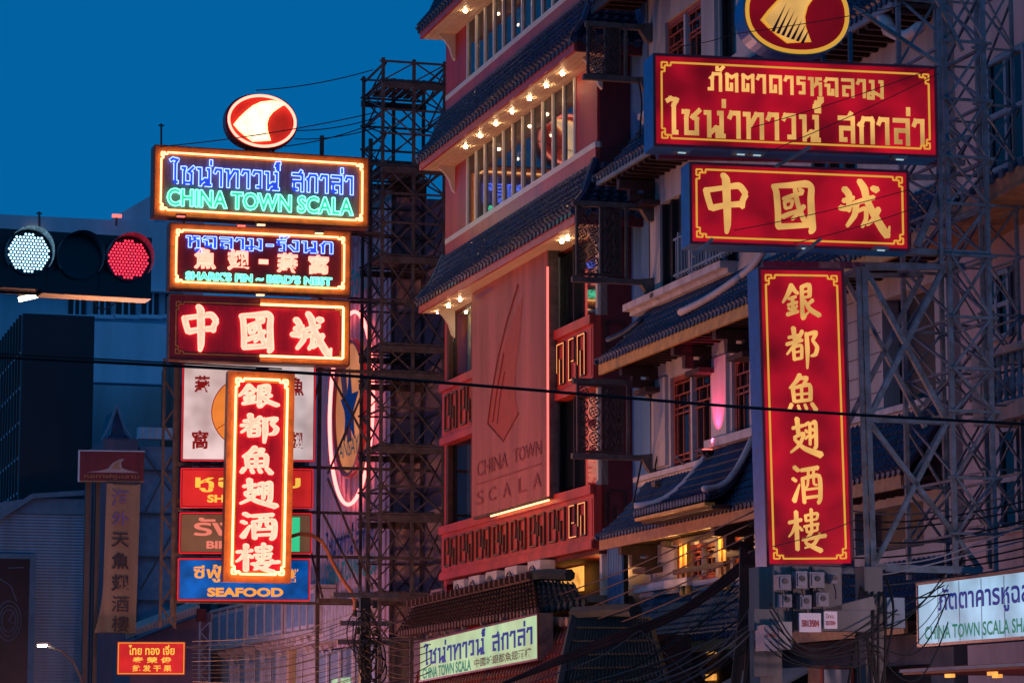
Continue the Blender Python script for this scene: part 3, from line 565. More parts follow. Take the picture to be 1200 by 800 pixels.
def lattice(y0, y1, z0, z1, m='lattice_red_glow', cols=2, fancy=True):  # reddish light on the lattice is put into its colour
    """window with a fretwork frame: frame, bars, pane"""
    if y0 < y1: y0, y1 = y1, y0
    fr = MB()
    for a, b, c, d in ((y1, y0, z0, z0 + .09), (y1, y0, z1 - .09, z1), (y1, y1 + .09, z0 + .09, z1 - .09), (y0 - .09, y0, z0 + .09, z1 - .09)): fr.box(XB + .06, XB + .16, a, b, c, d)
    wo = fr.build('window', m, wb)
    bx('pane', 'dark_glass', wo, XB + .14, XB + .15, y1 + .09, y0 - .09, z0 + .09, z1 - .09)
    mb = MB(); Wd = y0 - y1; H = z1 - z0
    for c in range(cols):
        a = y1 + Wd * c / cols; b = y1 + Wd * (c + 1) / cols; u = b - a
        for f in (.2, .5, .8): mb.beam((XB + .08, a + u * f, z0 + .08), (XB + .08, a + u * f, z0 + H * .66), .03)
        for zz in (.1, .16, .60, .66, .80, .92): mb.beam((XB + .08, a + u * .08, z0 + H * zz), (XB + .08, b - u * .08, z0 + H * zz), .03)
        for f, z_, z2 in ((.3, .66, .80), (.7, .66, .8), (.5, .8, .92), (.15, .8, .92), (.85, .8, .92)): mb.beam((XB + .08, a + u * f, z0 + H * z_), (XB + .08, a + u * f, z0 + H * z2), .028)
    mb.build('lattice', m, wo)
    for c in range(1, cols): bx('mullion', 'ledge', wo, XB + .02, XB + .13, y1 + Wd * c / cols - .05, y1 + Wd * c / cols + .05, z0 + .09, z1 - .09)
    return wo
def eave(ze, zt, fasc, y0=BF + .8, y1=BN - .1, sof='dark_timber', xo=.9, br=(), th=.27):
    Xe = XB - xo
    tiled(wb, (Xe, y1, ze), (Xe, y0, ze), (XB - .05, y1, zt), (XB - .05, y0 - .85, zt), 'tile', .2, 7, .062, .14, name='tiled_eave')
    tiled(wb, (XB + .6, y0, ze), (Xe, y0, ze), (XB + .6, y0 - .85, zt), (XB - .05, y0 - .85, zt), 'tile', .2, 7, .062, .14, name='tiled_eave')
    wbx('fascia', fasc, Xe + .02, Xe + .09, y1, y0, ze - th, ze - .02)
    wbx('soffit', sof, Xe + .09, XB, y1, y0, ze - .14, ze - .07)
    n = int((y0 - y1) / .35)
    for k in range(n): wbx('rafter', 'dark_timber', Xe + .1, XB - .01, y1 + .1 + k * .35, y1 + .18 + k * .35, ze - .22, ze - .142)
    for px in br:
        y = yb(px)
        bo = wbx('eave_bracket', 'dark_timber', Xe + .12, XB - .003, y - .09, y + .09, ze - .42, ze - .23)
        bx('bracket_arm', 'dark_timber', bo, XB - .55, XB - .003, y - .08, y + .08, ze - .66, ze - .50); bx('bracket_arm', 'dark_timber', bo, XB - .38, XB - .003, y - .4, y + .4, ze - .78, ze - .68)
        bx('bracket_block', 'dark_timber', bo, XB - .55, XB - .38, y - .1, y + .1, ze - .50, ze - .42); bx('bracket_block', 'dark_timber', bo, XB - .2, XB - .003, y - .1, y + .1, ze - .50, ze - .42)
eave(3.6, 4.55, 'timber'); eave(5.85, 6.95, 'timber', br=(768, 880)); eave(9.5, 10.45, 'gold_timber', br=(770, 833, 884)); eave(13.4, 14.4, 'grey_blue', br=(768,), th=.14, y0=BF + .9); eave(17.3, 18.4, 'dark_timber', y0=BF + 1.2)
# storeys
wall_row(0, 3.4, .5, 2.9, [(yb(905), yb(1085))], 'concrete')
wall_row(3.4, 5.7, 4.78, 5.5, [(yb(789), yb(837)), (yb(857), yb(884)), (yb(1000), yb(1080))])
wall_row(5.7, 9.3, 7.05, 8.95, [(yb(786), yb(833)), (yb(858), yb(900)), (yb(1036), yb(1098))])
wall_row(9.3, 13.2, 10.7, 12.62, [(yb(775), yb(808)), (yb(818), yb(868)), (yb(955), yb(1010))])
wall_row(13.2, 17.1, 14.75, 16.35, [(yb(783), yb(828)), (yb(848), yb(868)), (yb(920), yb(1000))]); wbx('wall', 'white_wall', XB, XB + .3, BN, BF, 17.1, 22)
for a, b, z0, z1, c in ((786, 833, 7.05, 8.95, 2), (858, 900, 7.05, 8.95, 2), (783, 828, 14.75, 16.35, 2), (789, 837, 4.78, 5.5, 3), (857, 884, 4.78, 5.5, 2)):
    lattice(yb(a), yb(b), z0, z1, cols=c)
for a, b, z0, z1 in ((775, 808, 10.7, 12.62), (818, 868, 10.7, 12.62), (848, 868, 14.75, 16.35), (920, 1000, 14.75, 16.35), (955, 1010, 10.7, 12.62)):
    y0, y1 = yb(a), yb(b); wo = wbx('window', 'window_glass', XB + .14, XB + .15, y1, y0, z0, z1)
    n = 3 if a != 848 else 1
    for k in range(n + 1):
        y = y1 + (y0 - y1) * k / n; bx('frame', 'black', wo, XB + .05, XB + .13, max(y1, y - .06), min(y0, y + .06), z0, z1)
wbx('opening_back', 'black', XB + .31, XB + .36, yb(1098), yb(1036), 7.05, 8.95); wbx('opening_back', 'black', XB + .31, XB + .36, yb(1080), yb(1000), 4.78, 5.5); wbx('opening_back', 'black', XB + .31, XB + .36, yb(1085), yb(905), .5, 2.9)  # black sheets stand in for the darkness inside the openings
# glowing interior of the lower window row, seen through the lattice
wbx('lit_interior', 'warm_window', XB + .6, XB + .62, yb(836), yb(800), 4.85, 5.35); wbx('lit_interior', 'warm_window', XB + .6, XB + .62, yb(884), yb(862), 4.85, 5.35)
# ledges and sills
for a, b, z, xo, h in ((752, 834, 6.98, .2, .1), (749, 866, 10.58, .35, .14), (757, 820, 4.68, .3, .16), (820, 990, 4.66, .18, .1), (985, 1098, 6.98, .2, .1), (760, 850, 14.55, .2, .12)):
    wbx('ledge', 'ledge', XB - xo, XB - .002, yb(b), yb(a), z, z + h); wbx('ledge', 'ledge', XB - xo * .55, XB - .002, yb(b), yb(a), z - .09, z - .002)
# pilasters
for a, b, z0, z1 in ((838, 855, 7.2, 9.0), (768, 783, 7.2, 9.0), (830, 846, 14.6, 17.0)): wbx('pilaster', 'white_wall', XB - .07, XB - .002, yb(b), yb(a), z0, z1)
# block joints of the plastered wall beside the vertical sign
mb = MB()
for z in [7.1 + .33 * k for k in range(7)]: mb.box(XB - .008, XB - .001, yb(1034), yb(990), z, z + .02)
mb.build('wall_joint', 'concrete', wb, kind='stuff')
# low gallery posts, their golden light put into the timber colour
for px in (812, 818, 858, 864):
    wbx('gallery_post', 'gold_timber', XB - .28, XB - .2, yb(px) - .07, yb(px) + .07, 4.5, 5.62)
wbx('gallery_rail', 'dark_timber', XB - .34, XB - .29, yb(866), yb(806), 4.92, 5.02); wbx('gallery_rail', 'dark_timber', XB - .34, XB - .29, yb(884), yb(806), 5.5, 5.6)
lamp_jobs = [((XB - .5, yb(815), 5.35), 22, (1, .5, .15)), ((XB - .5, yb(861), 5.35), 22, (1, .5, .15)), ((18.75, 68.0, 12.0), 14, (1, .7, .4)), ((19.4, 57.8, 11.9), 20, (1, .6, .35)), ((18.9, 57.6, 5.3), 25, (1, .4, .1))]
# balcony rail
brl = MB(); y0, y1 = yb(890), yb(814)
brl.box(XB - .42, XB - .38, y0, y1, 11.5, 11.54); brl.box(XB - .42, XB - .38, y0, y1, 10.78, 10.82)
ro = brl.build('balcony_rail', 'grey_blue', wb)
for k in range(int((y1 - y0) / .16) + 1):
    y = y0 + k * .16; t = .03 if k % 5 else .06; bx('baluster', 'grey_blue', ro, XB - .4 - t / 2, XB - .4 + t / 2, y - t / 2, y + t / 2, 10.72, 11.5 if k % 5 else 11.62)
# projecting hipped canopy with pale ridges
A0 = onX(746, 600, 17.5); B0 = onX(828, 584, 17.5); A1 = onX(835, 531, XB - .06); B1 = onX(884, 514, XB - .06); A0.z = B0.z = (A0.z + B0.z) / 2; A1.z = B1.z = (A1.z + B1.z) / 2
tiled(wb, B0, A0, B1, A1, 'tile', .16, 9, .06, .3, name='canopy_roof')
beam('canopy_fascia', 'gold_timber', wb, A0 + Vector((.06, 0, -.12)), B0 + Vector((.06, 0, -.12)), .2, .06)
bx('canopy_soffit', 'dark_timber', wb, 17.6, XB, B0.y, A0.y, A0.z - .2, A0.z - .12)
def ridge(p, q, sag, r=.06, m='ledge', name='ridge'):
    mb = MB(); mb.tube([p.lerp(q, t / 8) - Vector((0, 0, sag * math.sin(math.pi * t / 8))) for t in range(9)], r, 7); return mb.build(name, m, wb, smooth=True)
ridge(A0 + Vector((-.05, 0, .15)), A1 + Vector((0, 0, .12)), .33); ridge(B0 + Vector((-.05, 0, .15)), B1 + Vector((0, 0, .12)), .33)
wbx('ridge', 'ledge', XB - .2, XB - .005, B1.y - .3, A1.y + .1, A1.z + .06, A1.z + .22)
ridge(onX(797, 366, 18.2), onX(870, 322, 18.6), .05, .07); ridge(onX(870, 322, 18.6), onX(896, 292, 18.7), .06, .07)
ridge(onX(752, 373, 18.5), onX(712, 398, 18.1), .06, .06, 'tile', 'hip_ridge')
ridge(onX(1030, 12, 18.2), onX(1042, 36, 18.1), -.05, .12); ridge(onX(1042, 36, 18.1), onX(1078, 32, 18.1), .12, .1)
# uplight on the pilaster
ul = thing('wall_uplight', 'small pink uplight on the pilaster between the two latticed windows', 'lamp', (XB - .3, yb(846), 7.1))
y = yb(846)
mb = MB(); disc(mb, (XB - .3, y, 7.16), .13, 10, 'z', .05); mb.build('lamp_shade', 'black', ul); mb = MB(); disc(mb, (XB - .3, y, 7.2), .1, 10, 'z', .02); mb.build('lens', 'neon_pinkline', ul)
mb = MB(); mb.beam((XB - .3, y, 7.13), (XB, y, 7.0), .05); mb.build('arm', 'black', ul)
def lamp(kind, name, loc, e, col, size=.1, rot=None, spot=None):
    l = bpy.data.lights.new(name, kind); o = bpy.data.objects.new(name, l); C.objects.link(o); o.location = loc; l.energy = e; l.color = col; l.shadow_soft_size = size
    if rot: o.rotation_euler = rot
    if spot: l.spot_size = spot; l.spot_blend = .8
    return o
lo = lamp('SPOT', 'uplight_beam', (XB - .3, y, 7.25), 230, (1, .05, .18), .05, (R(180), R(12), 0), R(60))
for k, (l_, e_, c_) in enumerate(lamp_jobs): lamp('POINT', 'gallery_light' if k < 2 else 'room_light', l_, e_, c_, .08)
# cameras / small wall fittings
for n_, px, py in (('flood_lamp', 782, 640), ('flood_lamp', 769, 349), ('flood_lamp', 771, 570)):
    q = onX(px, py, XB - .25); t_ = thing(n_, {640: 'small black floodlight above the low gallery ledge', 349: 'small black floodlight beside the upper balcony window', 570: 'small black floodlight under the lower carved hanging screen'}[py], 'floodlight', q)
    mb = MB(); mb.box(q.x - .1, q.x + .05, q.y - .12, q.y + .12, q.z, q.z + .1); mb.build('housing', 'steel', t_); mb = MB(); mb.beam(q, (XB, q.y, q.z - .02), .04); mb.build('bracket', 'black', t_)
for k, (a, b) in enumerate((((793, 535), (806, 548)), ((820, 527), (834, 542)))):
    p, q = onX(*a, XB - .5), onX(*b, XB - .02); t_ = thing('fluorescent_fitting', ['left thin batten lamp jutting from the latticed window sill', 'right thin batten lamp jutting from the latticed window sill'][k], 'lamp', q)
    beam('batten', 'meter_box', t_, p, q, .05)

# ---------------------------------------------------------------- hanging carved screens
def screen(label, x0, x1, y0, y1, topbar, botbar):
    Y = 54.35; q = onY(x1, y1, Y); t = thing('carved_screen', label, 'screen', (q.x, Y, q.z), group='carved screens hung between iron bars')
    P = onY(x0, y1, Y); Q = onY(x1, y0, Y); Xa, Xb, Za, Zb = P.x, Q.x, P.z, Q.z
    fr = MB(); w_ = .05
    for a, b, c, d in ((Xa, Xb, Za, Za + w_), (Xa, Xb, Zb - w_, Zb), (Xa, Xa + w_, Za + w_, Zb - w_), (Xb - w_, Xb, Za + w_, Zb - w_), (Xa + (Xb - Xa) * .52, Xa + (Xb - Xa) * .56, Za + w_, Zb - w_)): fr.box(a, b, Y - .03, Y + .05, c, d)
    fr.build('screen_frame', 'screen_wood', t)
    bx('carved_board', 'screen_wood', t, Xa + (Xb - Xa) * .56, Xb - w_, Y, Y + .03, Za + w_, Zb - w_)
    nz = max(3, round((Zb - Za) / .26)); dz = (Zb - Za - 2 * w_) / nz
    for k in range(nz):
        for j, fx in enumerate((.13, .38, .72, .9)):
            cx = Xa + (Xb - Xa) * fx; cz = Za + w_ + dz * (k + (.5 if j % 2 == 0 else .0)) ; 
            if cz > Zb - .12: continue
            mb = MB(); r_ = dz * .44
            mb.tube([(cx + math.cos(a * math.pi / 5) * r_, Y - .01, cz + math.sin(a * math.pi / 5) * r_) for a in range(10)], .013, 4, True)
            for a in range(4):
                an = a * math.pi / 2 + .5; mb.tube([(cx + math.cos(an) * r_ * .5 + math.cos(b * math.pi / 3) * r_ * .32, Y - .015, cz + math.sin(an) * r_ * .5 + math.sin(b * math.pi / 3) * r_ * .32) for b in range(6)], .011, 4, True)
            mb.build('rosette', 'screen_wood', t)
    for nm, bar in (('top_bar', topbar), ('bottom_bar', botbar)):
        if not bar: continue
        a, b, yy = bar; p = onY(a, yy, Y + .02); q2 = onY(b, yy + 8, Y + .02); q2.z = p.z
        beam(nm, 'steel', t, p, (XB + .05, q2.y, q2.z), .13, .11)
        mb = MB(); mb.prism([(0, .1), (0, -.3), (-.12, -.3), (-.35, .05)], lambda c: (XB + c[0], Y - .06, p.z + c[1]), lambda c: (XB + c[0], Y + .1, p.z + c[1])); mb.build('wall_bracket', 'steel', t)
    if topbar and botbar:
        p = onY(x1 + 6, topbar[2], Y); q2 = onY(x1 + 6, botbar[2], Y); beam('tie_rod', 'steel', t, p, q2, .06)
    return t
screen('top brown carved screen beside the uppermost skirt roof corner', 688, 727, 32, 88, (686, 765, 28), (683, 757, 90))
screen('middle dark pierced screen with round rosettes beside the tall lit window', 675, 728, 240, 322, (671, 768, 238), (670, 768, 327))
screen('lowest dark pierced screen between iron bars above the red band', 676, 730, 451, 530, (671, 764, 446), (670, 768, 534))

# ================================================================ PINK CLAD BUILDING WITH ROUND NEON
pb = thing('pink_clad_building', 'pink metal clad building with round neon sign behind the left scaffold tower', 'building', (T, 80, 0))
y0, y1 = YX(458, T), YX(362, T)
bx('wall', 'pink_cladding', pb, T + .05, T + 5, y0, y1, 4.4, ZX(450, 238, T))
k = 0; y = y0
while y < y1:
    bx('cladding_seam', 'pink_cladding', pb, T + .0, T + .049, y, y + .09, 4.4, ZX(450, 238, T)); y += .62
bx('parapet', 'ledge', pb, T - .4, T + .3, YX(440, T), y1, 4.6, 5.7)
for k in range(30): bx('parapet_rib', 'ledge', pb, T - .43, T - .401, YX(440, T) + k * .42, YX(440, T) + k * .42 + .08, 4.65, 5.65)
def facade_text(parent, txt, px0, px1, ybl, h, m, slope=None):
    """lettering fixed on the X=T wall; baseline starts at photo (px0, ybl), h in metres"""
    p = onX(px0, ybl, T - .06); q = YX(px1, T - .06); v, f, bd = TX[txt]; mb = MB()
    pts = [(p.y + (q - p.y) * a, p.z + h * b) for a, b in v]
    mb.add([(T - .1, a, b) for a, b in pts], f); return mb.build('lettering', m, parent)
ws = thing('wall_lettering', 'blue and green Thai and English letters on the pink clad wall below the round neon', 'sign', (T, 78, 6))
facade_text(ws, 'ไชน่าทาวน์ สกาล่า', 383, 440, 658, .95, 'ink_blue'); facade_text(ws, 'CHINA TOWN SCALA', 383, 443, 686, .6, 'ink_green')
ws2 = thing('wall_lettering', 'red and teal Thai letters high on the pink wall beside the stacked neon boards', 'sign', (T, 78, 13))
facade_text(ws2, 'หูฉลาม', 409, 438, 307, .9, 'ink_red'); facade_text(ws2, 'รังนก', 410, 438, 352, .9, 'ink_green')
c = onX(413, 478, T - .1); cy, cz = c.y, c.z; rr = (ZX(413, 367, T) - ZX(413, 589, T)) / 2
on = thing('round_neon_sign', 'round orange wall sign with a blue star inside a red neon ring', 'sign', (T, cy, cz))
mb = MB(); mb.tube([(T - .15, cy + rr * math.cos(a * math.pi / 24), cz + rr * math.sin(a * math.pi / 24)) for a in range(48)], .055, 6, True); mb.build('neon_ring', 'neon_oval', on)
mb = MB(); disc(mb, (T - .12, cy, cz), rr * .68, 40, 'x', .1); mb.build('disc', 'disc_lit', on)
mb = MB(); mb.tube([(T - .17, cy + rr * .7 * math.cos(a * math.pi / 24), cz + rr * .7 * math.sin(a * math.pi / 24)) for a in range(48)], .09, 6, True); mb.build('disc_rim', 'red_board', on)
st = [((.42 if k % 2 == 0 else .17) * rr * math.sin(k * math.pi / 5), (.42 if k % 2 == 0 else .17) * rr * math.cos(k * math.pi / 5)) for k in range(10)]
mb = MB(); mb.prism(st, lambda p: (T - .18, cy - p[0], cz + p[1]), lambda p: (T - .2, cy - p[0], cz + p[1])); mb.build('star', 'star_blue', on)
mb = MB(); mb.prism([(-.5, .5), (-.1, -.35), (.1, -.35), (-.25, .5)], lambda p: (T - .172, cy - p[0] * rr, cz + p[1] * rr), lambda p: (T - .176, cy - p[0] * rr, cz + p[1] * rr)); mb.build('sweep', 'red_board', on)
v, f, bd = TX['ANSAY']; mb = MB(); mb.add([(T - .2, cy + rr * .45 - rr * .9 * a, cz - rr * .5 + rr * .18 * b) for a, b in v], f); mb.build('lettering', 'ink_green', on)
# stair shaft and dark slab behind the scaffold tower
sh = thing('stair_shaft', 'grey concrete stair shaft behind the left scaffold tower', 'building', (T + 1, 75.5, 0))
a = onY(462, 215, 75.2); b = onY(500, 215, 75.2); bx('shaft', 'concrete', sh, a.x, b.x, 75.2, 78, 0, a.z); bx('shaft_cap', 'concrete', sh, a.x - .06, b.x + .06, 75.1, 78.05, a.z, a.z + .15)
for k in range(9): bx('joint', 'black', sh, a.x + .02, b.x - .02, 75.19, 75.199, 3 + k * 1.35, 3.03 + k * 1.35)
ds = thing('dark_rear_building', 'dark windowed building seen between the scaffold tower and red restaurant', 'building', (T + 2, 80, 0))
a = onY(488, 400, 82); b = onY(545, 400, 82); bx('wall', 'tower_dark', ds, a.x, b.x, 82, 90, 0, a.z)
for k in range(6): bx('window', 'dark_glass', ds, a.x + .3, b.x - .3, 81.98, 81.999, 2.5 + k * 1.5, 3.5 + k * 1.5)

# ================================================================ LATTICE TOWERS
def tower(label, m, x0, x1, y0, y1, zs, plats=(), leg=.085, mid=True, base=0, diag=True, s_=.036):
    t = thing('lattice_tower', label, 'scaffold tower', ((x0 + x1) / 2, (y0 + y1) / 2, 0)); zt = zs[-1]; xm = (x0 + x1) / 2
    for x in ([x0, xm, x1] if mid else [x0, x1]):
        for y in (y0, y1): bx('post', m, t, x - leg / 2, x + leg / 2, y - leg / 2, y + leg / 2, base, zt + .1)
    rnd = random.Random(3); s = leg * .62
    for i, z in enumerate(zs):
        for y in (y0, y1): bx('ring_beam', m, t, x0 - .1, x1 + .1, y - s / 2 - .05, y + s / 2 - .05, z - s / 2, z + s / 2)
        for x in (x0, x1): bx('ring_beam', m, t, x - s / 2 + .05, x + s / 2 + .05, y0, y1, z - s, z)
        if i in plats:
            bx('platform_beam', m, t, x0 - .05, x1 + .1, y0 - .12, y0 - .06, z - .22, z - .05); bx('platform_beam', m, t, x0 - .05, x1 + .1, y1 + .06, y1 + .12, z - .22, z - .05)
            n = int((x1 - x0) / .22)
            for k in range(n): bx('plank', 'plank', t, x0 + k * .22, x0 + k * .22 + .18, y0 + .05, y1 - .05, z + .03 + rnd.uniform(0, .02), z + .07)
    if not diag: return t
    for z0, z1 in zip(zs, zs[1:]):
        xs = [x0, xm, x1] if mid else [x0, x1]
        for y, e in ((y0, -.04), (y1, .04)):
            for a, b in zip(xs, xs[1:]):
                if rnd.random() < .92: beam('brace', m, t, (a, y + e, z0), (b, y + e, z1), s_)
                if rnd.random() < .8: beam('brace', m, t, (b, y + e * 1.8, z0), (a, y + e * 1.8, z1), s_)
        for x in (x0, x1):
            beam('brace', m, t, (x + .05, y0, z0), (x + .05, y1, z1), s_)
            if rnd.random() < .7: beam('brace', m, t, (x + .1, y1, z0), (x + .1, y0, z1), s_)
    return t
Yt = 72.6
zl = [onY(480, p, Yt).z for p in (748, 695, 655, 602, 570, 522, 478, 436, 404, 352, 300, 262, 228, 195, 158, 130, 96, 74)]
a = onY(447, 400, Yt); b = onY(520, 400, Yt)
tower('tall rusty scaffold tower carrying the stacked neon boards at left', 'steel', a.x, b.x, Yt, Yt + 2.3, zl, (1, 3, 5, 7, 8, 10, 13, 16))
sp_ = thing('scaffold_frame', 'open rusty frame behind the left neon boards', 'scaffold frame', (14, 73.6, 0))
xl = [onY(p, 500, 73.6).x for p in (205, 374, 432)]; zz = [onY(300, p, 73.6).z for p in (705, 650, 598, 545, 430, 348, 268, 180)]
for x in xl: bx('post', 'steel', sp_, x - .05, x + .05, 73.55, 73.65, (onY(205, 722, 73.6).z if x == xl[0] else 0), zz[-1] + (.6 if x != xl[0] else -4.2))
for z in zz[:5]: bx('cross_beam', 'steel', sp_, xl[0], b.x, 73.6, 73.68, z - .05, z + .03)
for z in zz[5:]: bx('cross_beam', 'steel', sp_, xl[1] - (2 if z == zz[-1] else 0), b.x, 73.6, 73.68, z - .05, z + .03)
for z0, z1 in zip(zz, zz[1:4]): beam('brace', 'steel', sp_, (xl[0], 73.66, z0), (xl[0] + .8, 73.66, z1), .05); 
for (p, q) in (((378, 600), (437, 720)), ((355, 610), (378, 700)), ((345, 560), (378, 430)), ((384, 432), (437, 530)), ((437, 432), (384, 555)), ((384, 560), (437, 690))):
    beam('brace', 'steel', sp_, onY(*p, 73.3), onY(*q, 73.3), .055)
bx('walkway_beam', 'steel', sp_, onY(372, 695, 73.2).x, b.x, 73.1, 73.3, zz[0] - .02, zz[0] + .1)
gf = thing('lattice_mast', 'slim grey lattice mast left of the lower red lightboxes', 'mast', (onY(198, 600, 74.4).x, 74.4, 0))
xa, xb_ = onY(190, 600, 74.4).x, onY(207, 600, 74.4).x; z_t = onY(198, 420, 74.4).z
for x in (xa, xb_): bx('post', 'steel', gf, x - .035, x + .035, 74.4, 74.47, onY(198, 735, 74.4).z, z_t)
z = onY(198, 735, 74.4).z; k = 0
while z < z_t - .7: beam('brace', 'steel', gf, (xa if k % 2 else xb_, 74.43, z), (xb_ if k % 2 else xa, 74.43, z + .6), .045); z += .6; k += 1
Yr = 34.3
zr = [onY(1130, p, Yr).z for p in (700, 625, 560, 482, 432, 372, 300, 240, 185, 118, 50, -30)]
a = onY(1112, 300, Yr); b = onY(1158, 300, Yr)
tower('near blue-grey lattice tower holding the large red signs', 'blue_steel', a.x, b.x, Yr, Yr + 1.5, zr[1:], (), .06, False, s_=.032, base=onY(1130, 672, Yr).z)
a = onY(1150, 300, 35.5); b = onY(1192, 300, 35.5)
tower('second blue-grey lattice tower at the right edge of the picture', 'blue_steel', a.x, b.x, 35.5, 36.6, [z + .25 for z in zr[1:]], (), .05, False, s_=.028, base=onY(1170, 660, 35.5).z)
# big X-braced side frame
xf = thing('braced_frame', 'large blue steel X-braced frame right of the vertical sign', 'frame', (onY(1015, 600, Yr).x, Yr, 0))
pts = {n: onY(*p, Yr) for n, p in dict(tl=(1012, 313), tr=(1106, 313), ml=(1017, 492), mr=(1110, 494), bl=(1023, 665), br=(1150, 668)).items()}
for a_, b_, w_ in (('tl', 'tr', .08), ('ml', 'mr', .06), ('bl', 'br', .09), ('tl', 'ml', .08), ('ml', 'bl', .08), ('tl', 'mr', .07), ('tr', 'ml', .07), ('ml', 'br', .06), ('mr', 'bl', .06)): beam('frame_member', 'blue_steel', xf, pts[a_], pts[b_], w_)
o_ = Vector((0, .7, 0))
for a_, b_ in (('tl', 'mr'), ('tr', 'ml'), ('tl', 'tr'), ('tl', 'bl')): beam('frame_member', 'blue_steel', xf, pts[a_] + o_, pts[b_] + o_, .06)
q0, q1 = onY(1005, 313, Yr), onY(1016, 665, Yr); beam('frame_member', 'blue_steel', xf, q0, q1, .045)
for k in range(10): beam('lacing', 'blue_steel', xf, q0.lerp(q1, k / 10), pts['tl'].lerp(pts['bl'], (k + 1) / 10), .035)
for n in ('tl', 'bl'): beam('frame_member', 'blue_steel', xf, pts[n], pts[n] + o_, .05)
beam('frame_member', 'blue_steel', xf, pts['bl'], (pts['bl'].x, Yr, 0), .09)
beam('frame_member', 'blue_steel', xf, onY(1068, 208, Yr), onY(1112, 208, Yr), .07); beam('frame_member', 'blue_steel', xf, onY(1074, 289, Yr), onY(1105, 218, Yr), .08); beam('frame_member', 'blue_steel', xf, onY(1000, 292, Yr), onY(1160, 298, Yr), .08)
for (p, q) in (((1000, 8), (1100, 75)), ((1100, 10), (1103, 310)), ((1098, 0), (1128, 60)), ((1100, 170), (1135, 160))): beam('frame_member', 'blue_steel', xf, onY(*p, Yr - .1), onY(*q, Yr - .1), .05)

# ================================================================ LARGE RED LIGHTBOX SIGNS (right)
def lightbox(s, D=.42, edge='sign_edge', face='box_red', rim=.035, back=True):
    W, H = s.W, s.H
    s.box('casing', edge, 0, W, .0, D, 0, H)
    s.box('face_panel', face, rim, W - rim, -.012, -.002, rim, H - rim)
    fr = MB()
    for a, b, c, d in ((0, W, 0, rim), (0, W, H - rim, H), (0, rim, rim, H - rim), (W - rim, W, rim, H - rim)): fr.box(a, b, -.03, -.001, c, d)
    s.build(fr, 'trim', 'panel_wine')
    if back: s.box('back_panel', face, rim, W - rim, D + .002, D + .012, rim, H - rim)
GR = 'large red lightboxes of the right sign stack'
r1 = Sign('lightbox_sign', 'widest red lightbox with two lines of gold Thai lettering, topmost rectangle of right stack', 'sign', (765.4, 171.7), 1098.8, 62.8, Y=34, a=-5.2, group=GR)
lightbox(r1, .5); r1.border('line_gold', .115, .022, key=.125)
r1.text('ภัตตาคารหูฉลาม', r1.rectL(829, 76, 115, 1035), 'letter_gold'); r1.text('ไชน่าทาวน์ สกาล่า', r1.rectL(779, 109, 160, 1083), 'letter_gold')
r2 = Sign('lightbox_sign', 'red lightbox with three large gold Chinese characters 中國城, second in right stack', 'sign', (808, 286), 1066, 190, Y=34, a=-5.2, group=GR)
lightbox(r2, .42); r2.border('line_gold', .095, .022, key=.125)
for ch, (x0_, z0_, x1_, z1_) in (('中', (823, 276, 877, 202)), ('國', (903, 275, 956, 210)), ('城', (981, 280, 1043, 209))): 
    rc = r2.rect(x0_, z0_, x1_, z1_); r2.glyph(ch, (rc[0], min(rc[1], rc[3]), rc[2], max(rc[1], rc[3])), 'letter_gold')
r3 = Sign('lightbox_sign', 'tall vertical red lightbox with six gold Chinese characters 銀都魚翅酒樓', 'sign', (898, 663.5), 1000, 313.5, Y=34, a=-5.2, roll=-1.0, group=GR)
lightbox(r3, .5); r3.border('line_gold', .1, .022, key=.125)
for ch, rc in (('銀', (915, 376, 962, 331)), ('都', (919, 433, 960, 382)), ('魚', (921, 482, 958, 437)), ('翅', (924, 537, 965, 488)), ('酒', (926, 591, 964, 545)), ('樓', (922, 648, 969, 595))):
    q = r3.rect(rc[0], rc[1], rc[2], rc[3]); r3.glyph(ch, (q[0], q[1], q[2], q[3]), 'letter_gold')
r3.text('ไชน่าทาวน์ สกาล่า', r3.rect(925, 326.5, 953, 321), 'gold_ink')
# oval logo above
def oval(s, cx, cz, rx, rz, D, face, rim, body):
    pl = [(cx + rx * math.copysign(abs(math.cos(t)) ** .9, math.cos(t)), cz + rz * math.copysign(abs(math.sin(t)) ** .9, math.sin(t))) for t in [2 * math.pi * k / 48 for k in range(48)]]
    mb = MB(); mb.prism(pl, lambda p: (p[0], 0, p[1]), lambda p: (p[0], D, p[1])); s.build(mb, 'casing', body)
    mb = MB(); q = [(cx + (p[0] - cx) * .965, cz + (p[1] - cz) * .965) for p in pl]; mb.prism(q, lambda p: (p[0], -.012, p[1]), lambda p: (p[0], -.002, p[1])); s.build(mb, 'face_panel', face)
    mb = MB(); mb.tube([(cx + (p[0] - cx) * .93, -.03, cz + (p[1] - cz) * .93) for p in pl], rim[1], 6, True); s.build(mb, rim[0], rim[2])
r0 = Sign('oval_sign', 'maroon oval lightbox with gold fin emblem standing over the right sign stack', 'sign', (871, 62), 997, -36, Y=34, a=-5.2)
W, H = r0.W, r0.H; oval(r0, W / 2, H / 2, W / 2, H / 2,   .4, 'box_maroon', ('border_line', .03, 'line_gold'), 'sign_edge')
fin(r0, (W * .155, H * .13, W * .83, H * .86), 'line_gold', -.03); fin(r0, (W * .19, H * .155, W * .78, H * .82), 'letter_gold', -.05)
mb = MB()
for k in range(7): mb.add([(W * (.25 + .045 * k), -.058, H * (.26 - .02 * k)), (W * (.28 + .045 * k), -.058, H * (.25 - .02 * k)), (W * (.40 + .035 * k), -.058, H * (.62 - .05 * k))], [(0, 1, 2)])
r0.build(mb, 'emblem_hatching', 'panel_wine')
